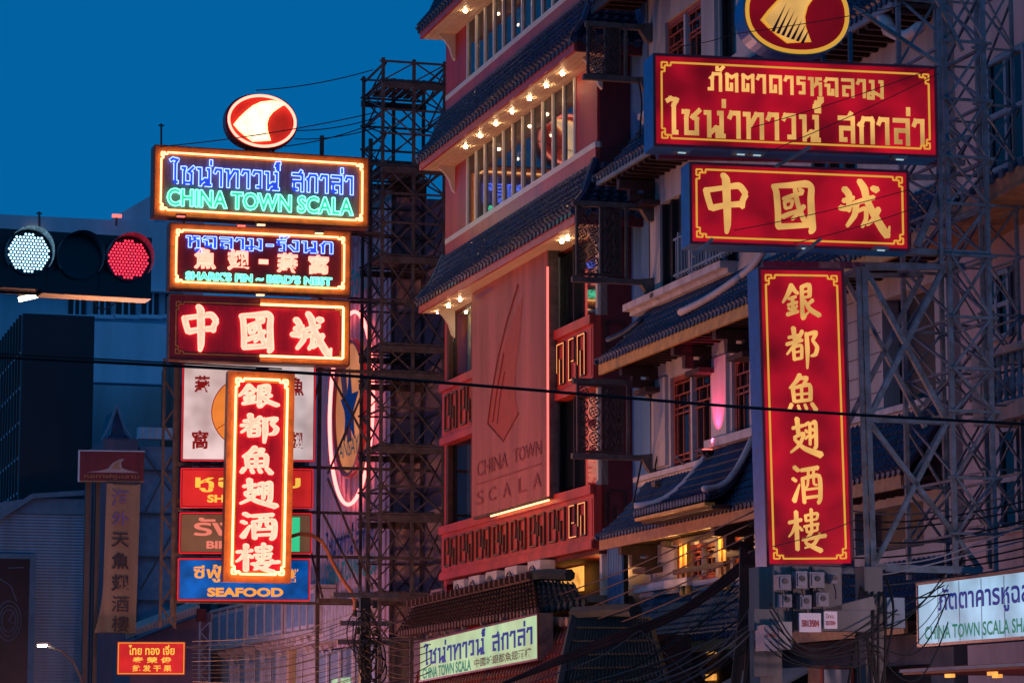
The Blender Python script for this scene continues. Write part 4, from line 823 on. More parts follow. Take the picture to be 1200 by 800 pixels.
for px in (968, 1000): p = onY(px, 74, 34.2); beam('support_post', 'blue_steel', r0.o, (p.x, 34.3, p.z - .3), (p.x, 34.3, p.z + .45), .05)
# struts that carry the boards, and slim under-lamps
for k, (p, q, lab) in enumerate((((800, 196), (962, 140), 'slim steel strut crossing the bottom edge of the widest red sign'), ((812, 300), (835, 280), 'short steel strut under the left end of 中國城 red sign'), ((935, 300), (962, 280), 'short steel strut under the middle of 中國城 red sign'))):
    a_, b_ = onY(*p, 33.4), onY(*q, 33.4)
    if k == 0: a_ = onY(908, 196, 33.6); b_ = onY(950, 172, 33.4)
    t = thing('sign_strut', lab, 'strut', a_); beam('rod', 'blue_steel', t, a_, b_, .04)
ss = thing('sign_support_beams', 'pair of long blue steel outriggers carrying the right sign stack', 'support frame', onY(900, 186, 34.7))
for px0, px1, py in ((770, 1130, 183), (812, 1130, 290), (893, 1130, 310), (895, 1030, 667)): beam('outrigger', 'blue_steel', ss, onY(px0, py, 34.75), onY(px1, py + (8 if py < 300 else 2), 34.75), .08)
for px, py in ((797, 177), (866, 179), (885, 180), (1052, 185), (942, 289), (1030, 291)):
    q = onY(px, py, 33.7); bx('lamp_housing', 'blue_steel', ss, q.x - .1, q.x + .1, 33.6, 33.75, q.z - .03, q.z + .01); bx('lamp_tube', 'line_white', ss, q.x - .05, q.x + .05, 33.62, 33.65, q.z - .045, q.z - .031)

# ================================================================ STACKED NEON BOARDS (left)
YL = 72.0; GN = 'stacked neon boards of the left sign'
def neonboard(name, label, bl, brx, ty, border, face, a=0., D=.4, lit=True, key=.16, edge='trim_orange_glow'):
    s = Sign(name, label, 'neon sign', bl, brx, ty, Y=YL, a=a, group=GN); W, H = s.W, s.H
    s.box('casing', 'sign_brown', 0, W, 0, D, 0, H); s.box('face_panel', face, .1, W - .1, -.015, -.002, .1, H - .1)
    fr = MB()
    for p, q, c, d in ((0, W, 0, .22), (0, W, H - .22, H), (0, .22, .22, H - .22), (W - .22, W, .22, H - .22)): fr.box(p, q, -.03, -.001, c, d)
    s.build(fr, 'trim', edge); fr = MB()  # default orange trim carries the neon border's glow in its colour
    for p, q, c, d in ((-.02, W + .02, -.03, 0), (-.02, W + .02, H, H + .03), (-.03, 0, 0, H), (W, W + .03, 0, H)): fr.box(p, q, -.1, D, c, d)
    s.build(fr, 'edge_frame', 'sign_brown')
    if border: s.border(border, .16, .038, y=-.11, key=key, tube=border, name='neon_border')
    return s
l1 = neonboard('neon_board', 'topmost neon board with blue Thai letters over green CHINA TOWN SCALA', (180, 253), 430, 171.5, 'neon_orange', 'panel_dark', a=1.)
l1.text('ไชน่าทาวน์ สกาล่า', l1.rectL(197, 182, 217, 413), 'face_blue', tube='neon_blue', r=.02); l1.text('CHINA TOWN SCALA', l1.rectL(195, 221, 241.5, 413), 'face_green', tube='neon_green', r=.02)
l2 = neonboard('neon_board', "second neon board reading SHARK'S FIN BIRD'S NEST under blue Thai and red Chinese", (198, 337.5), 409, 262.5, 'neon_orange', 'panel_wine', a=-1.)
l2.text('หูฉลาม-รังนก', l2.rectL(217, 271, 295, 390), 'face_blue', tube='neon_blue', r=.018)
for ch, a_, b_ in (('魚', 227, 252), ('翅', 266, 291), ('燕', 324, 348), ('窩', 361, 384)):
    q = l2.rectL(a_, 291 + (a_ - 227) * .06, 315 + (a_ - 227) * .045, b_); l2.text(ch, q, 'face_peach', name='character', tube='neon_red', r=.02)
q = l2.rect(303, 310, 314, 304); l2.box('hyphen', 'neon_red', q[0], q[2], -.06, -.03, q[1], q[3])
l2.text("SHARK'S FIN ~ BIRD'S NEST", l2.rectL(217, 318.5, 328, 388), 'face_green', tube='neon_green', r=.014)
l3 = neonboard('neon_board', 'third neon board with big red 中國城, its border lit only on the right half', (198, 421), 408, 346, None, 'panel_red', a=-2., edge='panel_wine')
W, H = l3.W, l3.H; mb = MB()
for p, q in (((W * .5, .16), (W - .16, .16)), ((W - .16, .16), (W - .16, H - .16)), ((W * .5, H - .16), (W - .16, H - .16))): mb.beam((p[0], -.11, p[1]), (q[0], -.11, q[1]), .055)
l3.build(mb, 'neon_border', 'neon_orange'); l3.border('gold_ink', .16, .025, y=-.04, key=.2)
mb = MB(); mb.box(W * .5, W, -.05, -.031, 0, .11); mb.box(W * .5, W, -.05, -.031, H - .11, H); mb.box(W - .11, W, -.05, -.031, .11, H - .11); l3.build(mb, 'trim', 'trim_orange_glow')  # orange trim only along the lit half, glow put into its colour
for ch, rc in (('中', (213, 413, 255, 357)), ('國', (280, 414, 320, 364)), ('城', (340, 420, 388, 365))):
    l3.glyph(ch, l3.rect(*rc), 'face_peach', tube='neon_red', r=.03)
YL = 71.4
l4 = neonboard('neon_board', 'vertical neon board with six glowing red Chinese characters 銀都魚翅酒樓', (261.5, 681), 340.5, 435, 'neon_orange', 'panel_red', roll_ := 0, .4) if False else None
s4 = Sign('neon_board', 'vertical neon board with six glowing red Chinese characters 銀都魚翅酒樓', 'neon sign', (261.5, 681), 340.5, 434, Y=YL, a=-2, roll=.55, group=GN)
W, H = s4.W, s4.H; s4.box('casing', 'sign_brown', 0, W, 0, .4, 0, H); s4.box('face_panel', 'panel_red', .1, W - .1, -.015, -.002, .1, H - .1)
fr = MB()
for p, q, c, d in ((0, W, 0, .28), (0, W, H - .28, H), (0, .28, .28, H - .28), (W - .28, W, .28, H - .28)): fr.box(p, q, -.03, -.001, c, d)
s4.build(fr, 'trim', 'trim_orange_glow'); s4.border('neon_orange', .2, .05, y=-.11, key=.2, tube='neon_orange', name='neon_border')
for ch, rc in (('銀', (279, 479, 327, 449)), ('都', (281, 520, 326, 484)), ('魚', (281, 556, 320, 522)), ('翅', (281, 596, 326, 560)), ('酒', (281, 633, 324, 600)), ('樓', (276, 672, 328, 635))):
    s4.glyph(ch, s4.rect(*rc), 'face_peach', tube='neon_red', r=.025)
# oval logo on posts
s0 = Sign('oval_sign', 'small round neon logo with a glowing white fin on posts above the left boards', 'neon sign', (263.5, 172.5), 348, 107.5, Y=72.1, a=1., group=GN)
W, H = s0.W, s0.H; oval(s0, W / 2, H / 2, W / 2, H / 2, .35, 'panel_glow', ('rim', .05, 'panel_wine'), 'panel_wine')  # panel emission stands in for the orange halo round the fin
mb = MB(); mb.tube([(W / 2 + W * .46 * math.cos(t * math.pi / 30), -.1, H / 2 + H * .455 * math.sin(t * math.pi / 30)) for t in range(60)], .038, 6, True); s0.build(mb, 'neon_ring', 'neon_red')
fin(s0, (W * .12, H * .14, W * .82, H * .86), 'face_fin', -.05, tube='neon_orange', r=.035, ty=-.1)
for px in (289, 321): p = onY(px, 172, 72.2); beam('support_post', 'panel_wine', s0.o, (p.x, 72.3, p.z - .3), (p.x, 72.3, p.z + .35), .07)
# lamps and brackets between boards
for k, (px, py) in enumerate(((306, 263), (283, 264), (374, 273), (305, 345), (212, 253), (322, 436))):
    q = onY(px, py, 71.6); t = thing('board_lamp', ['lit lamp under the centre of the topmost neon board', 'faint lamp left of centre under the topmost neon board', 'lit lamp on the upper right edge of the second neon board', 'lit lamp between second and third neon boards', 'small lamp at lower left corner of the topmost neon board', 'small lamp above the vertical neon board'][k], 'lamp', q)
    mb = MB(); mb.box(q.x - .13, q.x + .13, q.y - .06, q.y + .06, q.z, q.z + .05); mb.build('housing', 'steel', t); mb = MB(); mb.box(q.x - .1, q.x + .1, q.y - .05, q.y + .05, q.z - .03, q.z - .002)
    mb.build('lamp_tube', 'neon_orange' if k not in (1, 4) else 'neon_red_dim', t); mb = MB(); mb.beam((q.x, q.y + .05, q.z + .03), (q.x + .1, q.y + .6, q.z + .1), .04); mb.build('arm', 'steel', t)
ds_ = thing('board_dropper_frame', 'thin steel outriggers tying the left neon boards to the scaffold tower', 'support frame', onY(430, 300, 72.5))
for px0, py0, px1, py1 in ((240, 259, 450, 274), (300, 342, 450, 352), (300, 431, 450, 437), (420, 191, 450, 193), (215, 262, 222, 240)): beam('outrigger', 'steel', ds_, onY(px0, py0, 72.75), onY(px1, py1, 72.75), .06)

# ---------------------------------------------------------------- lightboxes behind the vertical neon board
YB = 73.2
def backbox(label, bl, brx, ty, face, edge='panel_wine', a=-12.):
    s = Sign('lightbox_sign', label, 'sign', bl, brx, ty, Y=YB, a=a, group='lightboxes behind the vertical neon board'); lightbox(s, .3, edge, face, .03, False)
    fr = MB()
    for p, q, c, d in ((0, s.W, -.02, .01), (0, s.W, s.H - .01, s.H + .02), (-.02, .01, 0, s.H), (s.W - .01, s.W + .02, 0, s.H)): fr.box(p, q, -.05, -.031, c, d)
    s.build(fr, 'lit_edge', 'box_hot'); return s
b0 = backbox('large white lightbox with orange disc and dark red characters 燕 窩 魚 翅', (213, 539), 368, 424, 'box_white')
cx, cz = b0.loc(290, 483); mb = MB(); disc(mb, (cx, -.03, cz), .93, 32, 'y', .01); b0.build(mb, 'disc', 'disc_glow')
mb = MB(); mb.tube([(cx + .94 * math.cos(k * math.pi / 20), -.04, cz + .94 * math.sin(k * math.pi / 20)) for k in range(40)], .015, 4, True); mb.tube([(cx - .8, -.045, cz - .45), (cx - .4, -.045, cz - .2), (cx, -.045, cz - .1)], .012, 4); b0.build(mb, 'disc_outline', 'ink_red_lit')
for ch, rc in (('燕', (228, 460, 246, 440)), ('窩', (225, 526, 244, 504)), ('魚', (341, 464, 356, 442)), ('翅', (341, 528, 355, 506))): b0.text(ch, b0.rect(*rc), 'ink_red_lit', y=-.03, name='character')
b1 = backbox("red lightbox with yellow Thai word and SHARK'S FIN, directly below the white lightbox", (212, 594), 366, 549, 'box_red2')
b1.text('หูฉลาม', b1.rect(229, 577, 352, 559), 'letter_yellow'); b1.text("SHARK'S FIN", b1.rect(243, 589, 336, 579), 'letter_yellow')
b2 = backbox("faintly glowing brown lightbox with pink Thai word and BIRD'S NEST", (210.5, 647.5), 364.5, 601, 'box_brown')  # brown face has a weak emission
b2.text('รังนก', b2.rect(227, 628, 330, 606), 'letter_pink'); b2.text("BIRD'S NEST", b2.rect(242, 643, 338, 633), 'letter_pink')
q = b2.rect(341, 646, 351, 606); b2.box('green_panel', 'green_box', q[0], q[2], -.05, -.03, q[1], q[3])
b3 = backbox('blue lightbox with orange Thai word and SEAFOOD, lowest of the stack', (208.5, 702.5), 362.5, 654.5, 'box_blue')
b3.text('ซีฟู้ด', b3.rect(227, 682, 275, 661), 'letter_orange'); b3.text('SEAFOOD', b3.rect(243, 699, 332, 688), 'letter_orange'); b3.text('鮮', b3.rect(340, 682, 350, 666), 'letter_orange')
pp = thing('orange_lit_pipe', 'curved orange lit pipe bending down beside the vertical neon board', 'pipe', onY(341, 627, 72.3))
mb = MB(); mb.tube([onY(*p, 72.3) for p in ((338, 629), (352, 625), (366, 627), (377, 634), (384, 646), (390, 660), (402, 680), (412, 694), (416, 705), (415, 716))], .05, 6); mb.build('pipe', 'orange_lit_pipe', pp, smooth=True)  # orange light is put into the pipe's colour

# ================================================================ LOWER STREET FRONT OF THE RESTAURANT
lc = thing('tiled_entrance_canopy', 'dark brown tiled entrance canopy below the red band, above the white CHINA TOWN SCALA sign', 'canopy', (17.5, 60, 0))
def pz(px, py, X): return onX(px, py, X)
e0 = pz(470, 742, 16.6); e1 = pz(630, 716, 16.6); t0 = pz(486, 713, 17.6); t1 = pz(626, 681, 17.6)
tiled(lc, e1, e0, t1, t0, 'tile_brown', .26, 7, .075, .06)
mb = MB(); mb.tube([t0 + Vector((0, 0, .1)), t1 + Vector((0, 0, .1))], .12, 6); mb.build('ridge', 'tile_brown', lc)
for k in range(26):
    c = t1.lerp(t0, k / 25); bx('ridge_tile', 'gold_timber' if False else 'tile_brown', lc, c.x - .2, c.x - .1, c.y - .06, c.y + .06, c.z + .05, c.z + .2)
e0b = pz(626, 716, 16.9); e1b = pz(690, 702, 17.1)
tiled(lc, pz(686, 706, 17.2), pz(629, 716, 16.8), pz(672, 684, 17.9), pz(626, 680, 17.7), 'tile_green', .24, 6, .07, .05)
mb = MB(); mb.tube([pz(622, 679, 17.6) + Vector((0, 0, .08)), pz(640, 678, 17.7) + Vector((0, 0, .1)), pz(668, 679, 17.9) + Vector((0, 0, .1))], .13, 7); mb.build('ridge', 'tile_green', lc)
bx('canopy_wall', 'dark_timber', lc, 17.7, 18.2, YX(700, 17.7), YX(486, 17.7), 0, 4.2)
lc2 = thing('lower_tiled_roof', 'lower red ribbed tile roof beside the white CHINA TOWN SCALA sign', 'roof', (17, 52, 0))
tiled(lc2, pz(648, 812, 15.9), pz(480, 838, 15.9), pz(672, 722, 17.2), pz(500, 752, 17.2), 'tile_red', .22, 6, .055, .05)
for px in (648, 654, 660, 667): q = pz(px, 728, 16.9); mb = MB(); disc(mb, q, .1, 10, 'x', .12); mb.build('ridge_knob', 'porcelain', lc2)
gr = thing('green_tiled_roof', 'dark green tiled roof at bottom centre behind the cable bundle', 'roof', (17, 50, 0))
tiled(gr, pz(800, 846, 15.2), pz(655, 850, 15.2), pz(762, 724, 16.9), pz(676, 722, 16.9), 'tile_green', .24, 8, .07, .05)
mb = MB(); mb.tube([pz(674, 724, 16.9) + Vector((0, 0, .1)), pz(725, 721, 16.9) + Vector((0, 0, .1)), pz(745, 722, 16.9) + Vector((0, 0, .1))], .14, 7); mb.tube([pz(674, 724, 16.85), pz(664, 770, 16.2), pz(655, 820, 15.4)], .12, 7); mb.build('ridge', 'tile_green', gr)
bx('roof_wall', 'dark_timber', gr, 17.0, 17.5, YX(778, 17), YX(676, 17), 0, 3.6)
ws_ = Sign('entrance_sign', 'white lightbox with blue Thai name and CHINA TOWN SCALA above the tiled entrance', 'sign', (492.5, 799), 632, 751, X=16.4)
P = [onX(*p, 16.4) for p in ((492.5, 799), (632, 773), (632, 720), (492.5, 752))]
ang = math.atan2(P[1].z - P[0].z, P[0].y - P[1].y)
bpy.data.objects.remove(ws_.o)
ws_ = Sign('entrance_sign', 'white lightbox with blue Thai name and CHINA TOWN SCALA above the tiled entrance', 'sign', (492.5, 799), 632, 751, X=16.4, roll=-math.degrees(ang))
W, H = ws_.W, ws_.H; lightbox(ws_, .3, 'steel', 'box_cream', .04, False)
ws_.text('ไชน่าทาวน์ สกาล่า', (W * .04, H * .36, W * .96, H * .95), 'ink_blue_lit'); ws_.text('CHINA TOWN SCALA', (W * .03, H * .06, W * .47, H * .32), 'ink_green_lit'); ws_.text('中國城銀都魚翅酒樓', (W * .5, H * .1, W * .95, H * .30), 'ink_dark_lit')
for k in range(6): ws_.box('top_lamp', 'steel', W * (.1 + .16 * k), W * (.1 + .16 * k) + .1, -.1, 0, H + .01, H + .07)
# air conditioners
for k, px in enumerate((540, 558, 578, 601, 628)):
    y = YX(px, 18.1); z = 4.86 + .02 * k; t = thing('air_conditioner', ['leftmost', 'second from left', 'middle', 'fourth from left', 'pink lit rightmost'][k] + ' white air conditioner in the row under the red band', 'air conditioner', (18.1, y, z), group='air conditioners under the red band')
    bx('housing', 'ac_white', t, 18.05, 18.4, y - .48, y + .48, z, z + .72); mb = MB(); disc(mb, (18.04, y + .12, z + .36), .27, 14, 'x', .03); fo = mb.build('fan_grille', 'ac_grille', t)
    mb = MB()
    for r_ in (.1, .18, .25): mb.tube([(18.02, y + .12 + r_ * math.cos(a * math.pi / 6), z + .36 + r_ * math.sin(a * math.pi / 6)) for a in range(12)], .008, 4, True)
    mb.build('grille_ring', 'ac_white', fo); bx('foot', 'steel', t, 18.1, 18.35, y - .35, y - .28, z - .12, z); bx('foot', 'steel', t, 18.1, 18.35, y + .28, y + .35, z - .12, z)
bx('equipment_ledge', 'concrete', rb, 17.9, T + .9, YN + .1, YF - .1, 4.58, 4.73)
wf = thing('cabinet_frame', 'open pale metal frame left of the air conditioners', 'frame', pz(515, 705, 18)); 
a_, b_ = pz(507, 705, 18.1), pz(520, 683, 18.1)
for y in (a_.y, b_.y): bx('post', 'lilac', wf, 18.05, 18.12, y - .05, y + .05, 3.9, 5.4)
bx('top_rail', 'lilac', wf, 18.05, 18.12, b_.y, a_.y, 5.4, 5.46)
rs = Sign('shop_sign', 'long white lightbox with blue Thai line and green CHINA TOWN SCALA SHARK-FIN at right edge', 'sign', (1077, 758), 1330, 682, X=16.2)
rs_r = Sign.rect
W, H = rs.W, rs.H; lightbox(rs, .3, 'sign_edge', 'box_blue_white', .04, False)
rs.text('ภัตตาคารหูฉลามไชน่าทาวน์', (W * .115, H * .42, W * 1.0 - .1, H * .90), 'ink_blue_lit'); rs.text('CHINA TOWN SCALA SHARK-FIN RESTAURANT', (W * .04, H * .10, W * .97, H * .31), 'ink_green_lit')
for k in range(1, 9): rs.box('panel_joint', 'grey_blue', W * k / 9 - .008, W * k / 9 + .008, -.016, -.0125, .05, H - .05)
# lit shop canopy below
sc_ = thing('shop_canopy', 'red lit shop ceiling with gold lamps under the white shop sign', 'canopy', (16.5, 34, 2.8))
p, q = onX(1058, 792, 16.0), onX(1330, 770, 16.0)
bx('ceiling', 'awning_red', sc_, 16.0, 18.6, q.y, p.y, p.z + .02, p.z + .1); bx('front_edge', 'ledge', sc_, 15.95, 15.99, q.y, p.y, p.z + .05, p.z + .09)
for k in range(5):
    for j in range(3): bx('ceiling_lamp', 'warm_window', sc_, 16.3 + j * .7, 16.36 + j * .7, q.y + .4 + k * (p.y - q.y) / 5, q.y + .6 + k * (p.y - q.y) / 5, p.z - .03, p.z + .018)
bx('shop_wall', 'shop_warm', sc_, 18.6, 18.65, q.y, p.y, .2, p.z)

# ================================================================ BUILDING AT THE RIGHT EDGE
eb = thing('edge_building', 'mauve building with balustrade balcony behind the right lattice towers', 'building', (18.6, 35, 0))
X3 = 18.3; ya, yb_ = YX(1330, X3), YX(1128, X3)
bx('wall', 'mauve_wall', eb, X3, X3 + .3, ya, yb_, 0, ZX(1140, 470, X3)); bx('wall', 'mauve_wall', eb, X3, X3 + 6, ya, yb_, ZX(1140, 470, X3) + .01, 20)
bx('side_wall', 'mauve_wall', eb, X3 + .3, X3 + 6, yb_ - .2, yb_, 0, ZX(1140, 470, X3))
for a_, b_, c_, d_ in ((1172, 1215, 60, 190), (1120 + 42, 1190, 320, 395), (1175, 1215, 500, 620)):
    y1_, y0_ = YX(a_, X3), YX(b_, X3); z0_, z1_ = ZX((a_ + b_) / 2, d_, X3), ZX((a_ + b_) / 2, c_, X3)
    wo = bx('window', 'dark_glass', eb, X3 - .03, X3 - .005, y0_, y1_, z0_, z1_)
    for y in (y0_, (y0_ + y1_) / 2, y1_): bx('frame', 'grey_blue', wo, X3 - .08, X3 - .031, y - .04, y + .04, z0_, z1_)
    for z in (z0_, z1_, (z0_ + z1_) / 2): bx('frame', 'grey_blue', wo, X3 - .075, X3 - .032, y0_, y1_, z - .035, z + .035)
# raking timber eave
p, q = onX(1068, 292, 17.3), onX(1235, 193, 17.3); d = Vector((0, 0, .12))
mb = MB(); n_ = Vector((0, 0, 1))
mb.add([p, q, q + n_ * .28, p + n_ * .28, p + Vector((1.4, 0, 0)), q + Vector((1.4, 0, 0)), q + Vector((1.4, 0, .28)), p + Vector((1.4, 0, .28))], [(0, 1, 2, 3), (4, 7, 6, 5), (0, 4, 5, 1), (3, 2, 6, 7), (0, 3, 7, 4), (1, 5, 6, 2)]); mb.build('raking_eave', 'timber', eb)
for k in range(16): c_ = p.lerp(q, k / 15) + Vector((-.03, 0, .3)); beam('ridge_tile', 'tile', eb, c_, c_ + Vector((1.3, 0, .1)), .12)
# balustrade
zt_, zb_ = ZX(1150, 415, 17.6), ZX(1155, 478, 17.6); y0_, y1_ = YX(1330, 17.6), YX(1148, 17.6)
bo = bx('balcony', 'pale_stone', eb, 17.5, X3 - .002, y0_, y1_, zb_ - .25, zb_)
bx('top_rail', 'pale_stone', bo, 17.5, 17.75, y0_, y1_, zt_ - .1, zt_); bx('top_rail', 'pale_stone', bo, 17.76, X3 - .003, y1_ - .2, y1_, zt_ - .1, zt_); bx('newel', 'pale_stone', bo, 17.49, 17.77, y1_ - .28, y1_ + .01, zb_ + .001, zt_ + .08)
prof = [(.05, 0), (.05, .08), (.03, .12), (.065, .3), (.055, .42), (.028, .62), (.03, .8), (.05, .86), (.05, 1)]
me_ = MB(); Hh = zt_ - .1 - zb_
for (r_, h_), (r2_, h2_) in zip(prof, prof[1:]):
    me_.add([(r_ * math.cos(a * math.pi / 4), r_ * math.sin(a * math.pi / 4), h_ * Hh) for a in range(8)] + [(r2_ * math.cos(a * math.pi / 4), r2_ * math.sin(a * math.pi / 4), h2_ * Hh) for a in range(8)], [(k, (k + 1) % 8, (k + 1) % 8 + 8, k + 8) for k in range(8)])
bm_ = bpy.data.meshes.new('baluster'); bm_.from_pydata(me_.v, [], me_.f); bm_.materials.append(M['balcony_blue'])
y = y1_ - .42
while y > y0_: place('baluster', bm_, bo, Matrix.Translation((17.62, y, zb_))); y -= .21
# ground floor clutter of the street front
mt = thing('meter_board', 'concrete beam with pole number plates and switch boxes under the vertical sign', 'utility board', (16.5, 39, 3.2))
def fpx(x0, y0, x1, y1, Y): a = onY(x0, y1, Y); b = onY(x1, y0, Y); return a.x, b.x, a.z, b.z
def panel(name, m, parent, px, Y, D=.12, **k): a, b, c, d_ = fpx(*px, Y); return bx(name, m, parent, a, b, Y, Y + D, c, d_, **k)
Ym = 32.5
panel('cross_beam', 'concrete', mt, (884, 715, 1020, 738), Ym + .2, .2); beam('cross_beam', 'concrete', mt, onY(884, 742, Ym + .3), onY(1022, 706, Ym + .3), .16)
panel('backing_board', 'concrete', mt, (908, 664, 986, 716), Ym + .22, .06); panel('conduit', 'steel', mt, (930, 664, 932, 740), Ym + .16, .05); panel('conduit', 'steel', mt, (953, 664, 955, 718), Ym + .16, .05)
def meter(px, k):
    Y = Ym + .05 * (k % 2); b_ = panel('switch_box', 'meter_box', mt, px, Y, .15); x0, y0, x1, y1 = px; w_ = x1 - x0; h_ = y1 - y0
    a_, b2_, c_, d_ = fpx(x0 + w_ * .12, y0 + h_ * .15, x1 - w_ * .12, y1 - h_ * .12, Y); mb = MB(); mb.box(a_, b2_, Y - .018, Y - .001, c_, d_); lid = mb.build('box_lid', 'meter_box', b_)
    q = onY((x0 + x1) / 2, y0 + h_ * .42, Y); mb = MB(); disc(mb, (q.x, Y - .026, q.z), .035, 12, 'y', .014); mb.build('dial', 'ink_dark' if k % 2 else 'steel', b_)
    mb = MB(); mb.tube([(q.x, Y + .02, c_ - .02), (q.x + .02, Y, c_ - .12), (q.x + .06, Y + .1, c_ - .2)], .008, 5); mb.build('cable_entry', 'rubber', b_)
for k, px in enumerate(((933, 669, 946, 689), (949, 670, 966, 688), (912, 673, 927, 691), (916, 696, 928, 711), (938, 697, 951, 713), (957, 694, 971, 710), (974, 672, 981, 683))): meter(px, k)
o = panel('number_plate', 'plate_white', mt, (937, 718, 962, 740), Ym - .02, .03); o2 = panel('number_plate', 'plate_white', mt, (966, 716, 981, 736), Ym - .02, .03)
def flat_text(txt, px, Y, m, parent):
    a, b, c, d_ = fpx(*px, Y); v, f, bd = TX[txt]; mb = MB(); mb.add([(a + (b - a) * p[0], Y, c + (d_ - c) * p[1]) for p in v], f); return mb.build('lettering', m, parent)
flat_text('5013504', (940, 726, 960, 734), Ym - .03, 'ink_red', mt); flat_text('โทร.', (968, 719, 979, 724), Ym - .03, 'ink_red', mt); flat_text('5013504', (968, 727, 979, 732), Ym - .03, 'ink_red', mt)
mb2 = thing('grey_cabinet', 'pair of pale grey electricity cabinets left of the pole number plates', 'cabinet', onY(910, 760, Ym)); panel('cabinet', 'meter_box', mb2, (896, 732, 912, 762), Ym - .1, .3); panel('cabinet', 'pale_stone', mb2, (913, 728, 928, 760), Ym - .05, .3); flat_text('5013504', (899, 742, 909, 746), Ym - .11, 'ink_red', mb2)
up = thing('concrete_pillar', 'stained concrete pillar below the vertical sign', 'pillar', onY(905, 780, 33)); panel('pillar', 'concrete', up, (893, 664, 915, 960), 33.2, .35); panel('footing_block', 'concrete', up, (884, 745, 910, 792), 33.0, .15)
up2 = thing('utility_pole', 'dark concrete utility pole with cable bundles right of the meter boards', 'utility pole', onY(1027, 780, 33)); panel('pole', 'concrete', up2, (1018, 664, 1034, 960), 33.4, .3); panel('transformer_panel', 'grey_blue', up2, (1040, 700, 1060, 735), 33.3, .2)
dk = thing('parked_stall_cabinet', 'white glass fronted cabinet with red frame at bottom centre right', 'cabinet', onY(980, 800, 34)); panel('cabinet_frame', 'awning_red', dk, (962, 780, 1000, 880), 34, .4); panel('glass_front', 'ac_white', dk, (967, 784, 997, 870), 33.97, .02)
cbx = thing('rooftop_awning', 'white ribbed awning edge at the bottom below the tiled eave', 'awning', onX(840, 800, 16.8))
a_, b_ = onX(822, 797, 16.8), onX(900, 790, 16.8); 
for k in range(26): y = a_.y + (b_.y - a_.y) * k / 25; beam('awning_rib', 'pale_stone', cbx, (16.8, y, a_.z - .25), (17.6, y, a_.z + .15), .05)
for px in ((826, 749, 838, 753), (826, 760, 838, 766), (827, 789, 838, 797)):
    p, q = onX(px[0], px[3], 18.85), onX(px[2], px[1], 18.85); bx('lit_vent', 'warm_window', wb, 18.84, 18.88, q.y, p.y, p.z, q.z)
for k, (px, py) in enumerate(((793, 757), (800, 766), (806, 771), (822, 785), (856, 763), (866, 780))):
    q = onX(px, py, 17.6); t = thing('insulator', ['uppermost', 'second', 'third', 'lowest', 'right upper', 'right lower'][k] + ' small pale insulator on the cables below the lowest tiled eave', 'insulator', q); mb = MB(); mb.tube([q, q + Vector((0, -.12, -.1))], .04, 6); mb.build('porcelain', 'pale_stone', t)

# ================================================================ LEFT BACKGROUND
def wide(px0, py0, px1, py1, Y): a = onY(px0, py1, Y); b = onY(px1, py0, Y); return a.x, b.x, a.z, b.z
of = thing('office_block', 'blue grey office block with a window strip far behind the traffic light', 'building', onY(100, 700, 150))
a, b, c_, d_ = wide(-60, 262, 215, 900, 150); bx('wall', 'office', of, a, b, 150, 170, 0, d_)
a2, b2_, *_ = wide(79, 450, 215, 700, 149); bx('lower_block', 'office', of, a2, b2_, 147, 149.9, 0, onY(100, 450, 147).z)
a3, b3_, _, z3 = wide(112, 450, 215, 374, 150); zz0 = onY(100, 448, 149).z; bx('front_panel', 'office_light', of, onY(79, 400, 149).x, onY(210, 400, 149).x, 148.6, 149.99, zz0, onY(100, 376, 148.6).z)
for x0_, x1_ in ((80, 101), (109, 130), (136, 159), (166, 186), (194, 215)):
    a_, b_, c_, d__ = wide(x0_, 344, x1_, 369, 149.9); wo = bx('window', 'tower_dark', of, a_, b_, 149.85, 149.98, c_, d__)
    for k in (.33, .66): bx('frame', 'office', wo, a_ + (b_ - a_) * k - .05, a_ + (b_ - a_) * k + .05, 149.8, 149.849, c_, d__)
    bx('sill', 'office_light', wo, a_ - .2, b_ + .2, 149.6, 149.84, c_ - .2, c_)
for k in range(4): a_, b_, c_, d__ = wide(0, 372 - 0 + k * .5, 215, 374, 149.7)
bx('cornice', 'office_light', of, onY(-60, 300, 149).x, onY(215, 300, 149).x, 149.2, 149.98, onY(100, 337, 149).z, onY(100, 333, 149).z)
a_, b_, c_, d__ = wide(192, 472, 204, 496, 146.9); bx('window', 'tower_dark', of, a_, b_, 146.9, 146.99, c_, d__); a_, b_, c_, d__ = wide(192, 442, 205, 450, 146.5); bx('roof_unit', 'concrete', of, a_, b_, 146.4, 146.99, c_, d__)
mb = MB(); zr0 = onY(133, 262, 150).z; mb.prism([(onY(133, 262, 150).x, zr0), (onY(182, 262, 150).x, zr0), (onY(182, 229, 150).x, onY(182, 229, 150).z), (onY(176, 229, 150).x, onY(176, 229, 150).z), (onY(133, 256, 150).x, onY(133, 254, 150).z)], lambda p: (p[0], 150.3, p[1]), lambda p: (p[0], 168, p[1])); mb.build('sloping_roof', 'office', of)
a_, b_, c_, d__ = wide(180, 228, 240, 300, 151); bx('rear_wing', 'office', of, a_, b_, 151, 160, 0, d__)
a_, b_, c_, d__ = wide(22, 262, 60, 275, 149); bx('roof_house', 'office', of, a_, b_, 150.5, 156, d__ - 3, d__)
mb = MB(); q = onY(41, 271, 149.8); pl = [(math.cos(t * math.pi / 10) * .4, math.sin(t * math.pi / 10) * .2) for t in range(11)]; mb.prism(pl, lambda p: (q.x + p[0], 149.7, q.z + p[1]), lambda p: (q.x + p[0], 149.9, q.z + p[1])); mb.build('arched_light', 'warm_window', of)
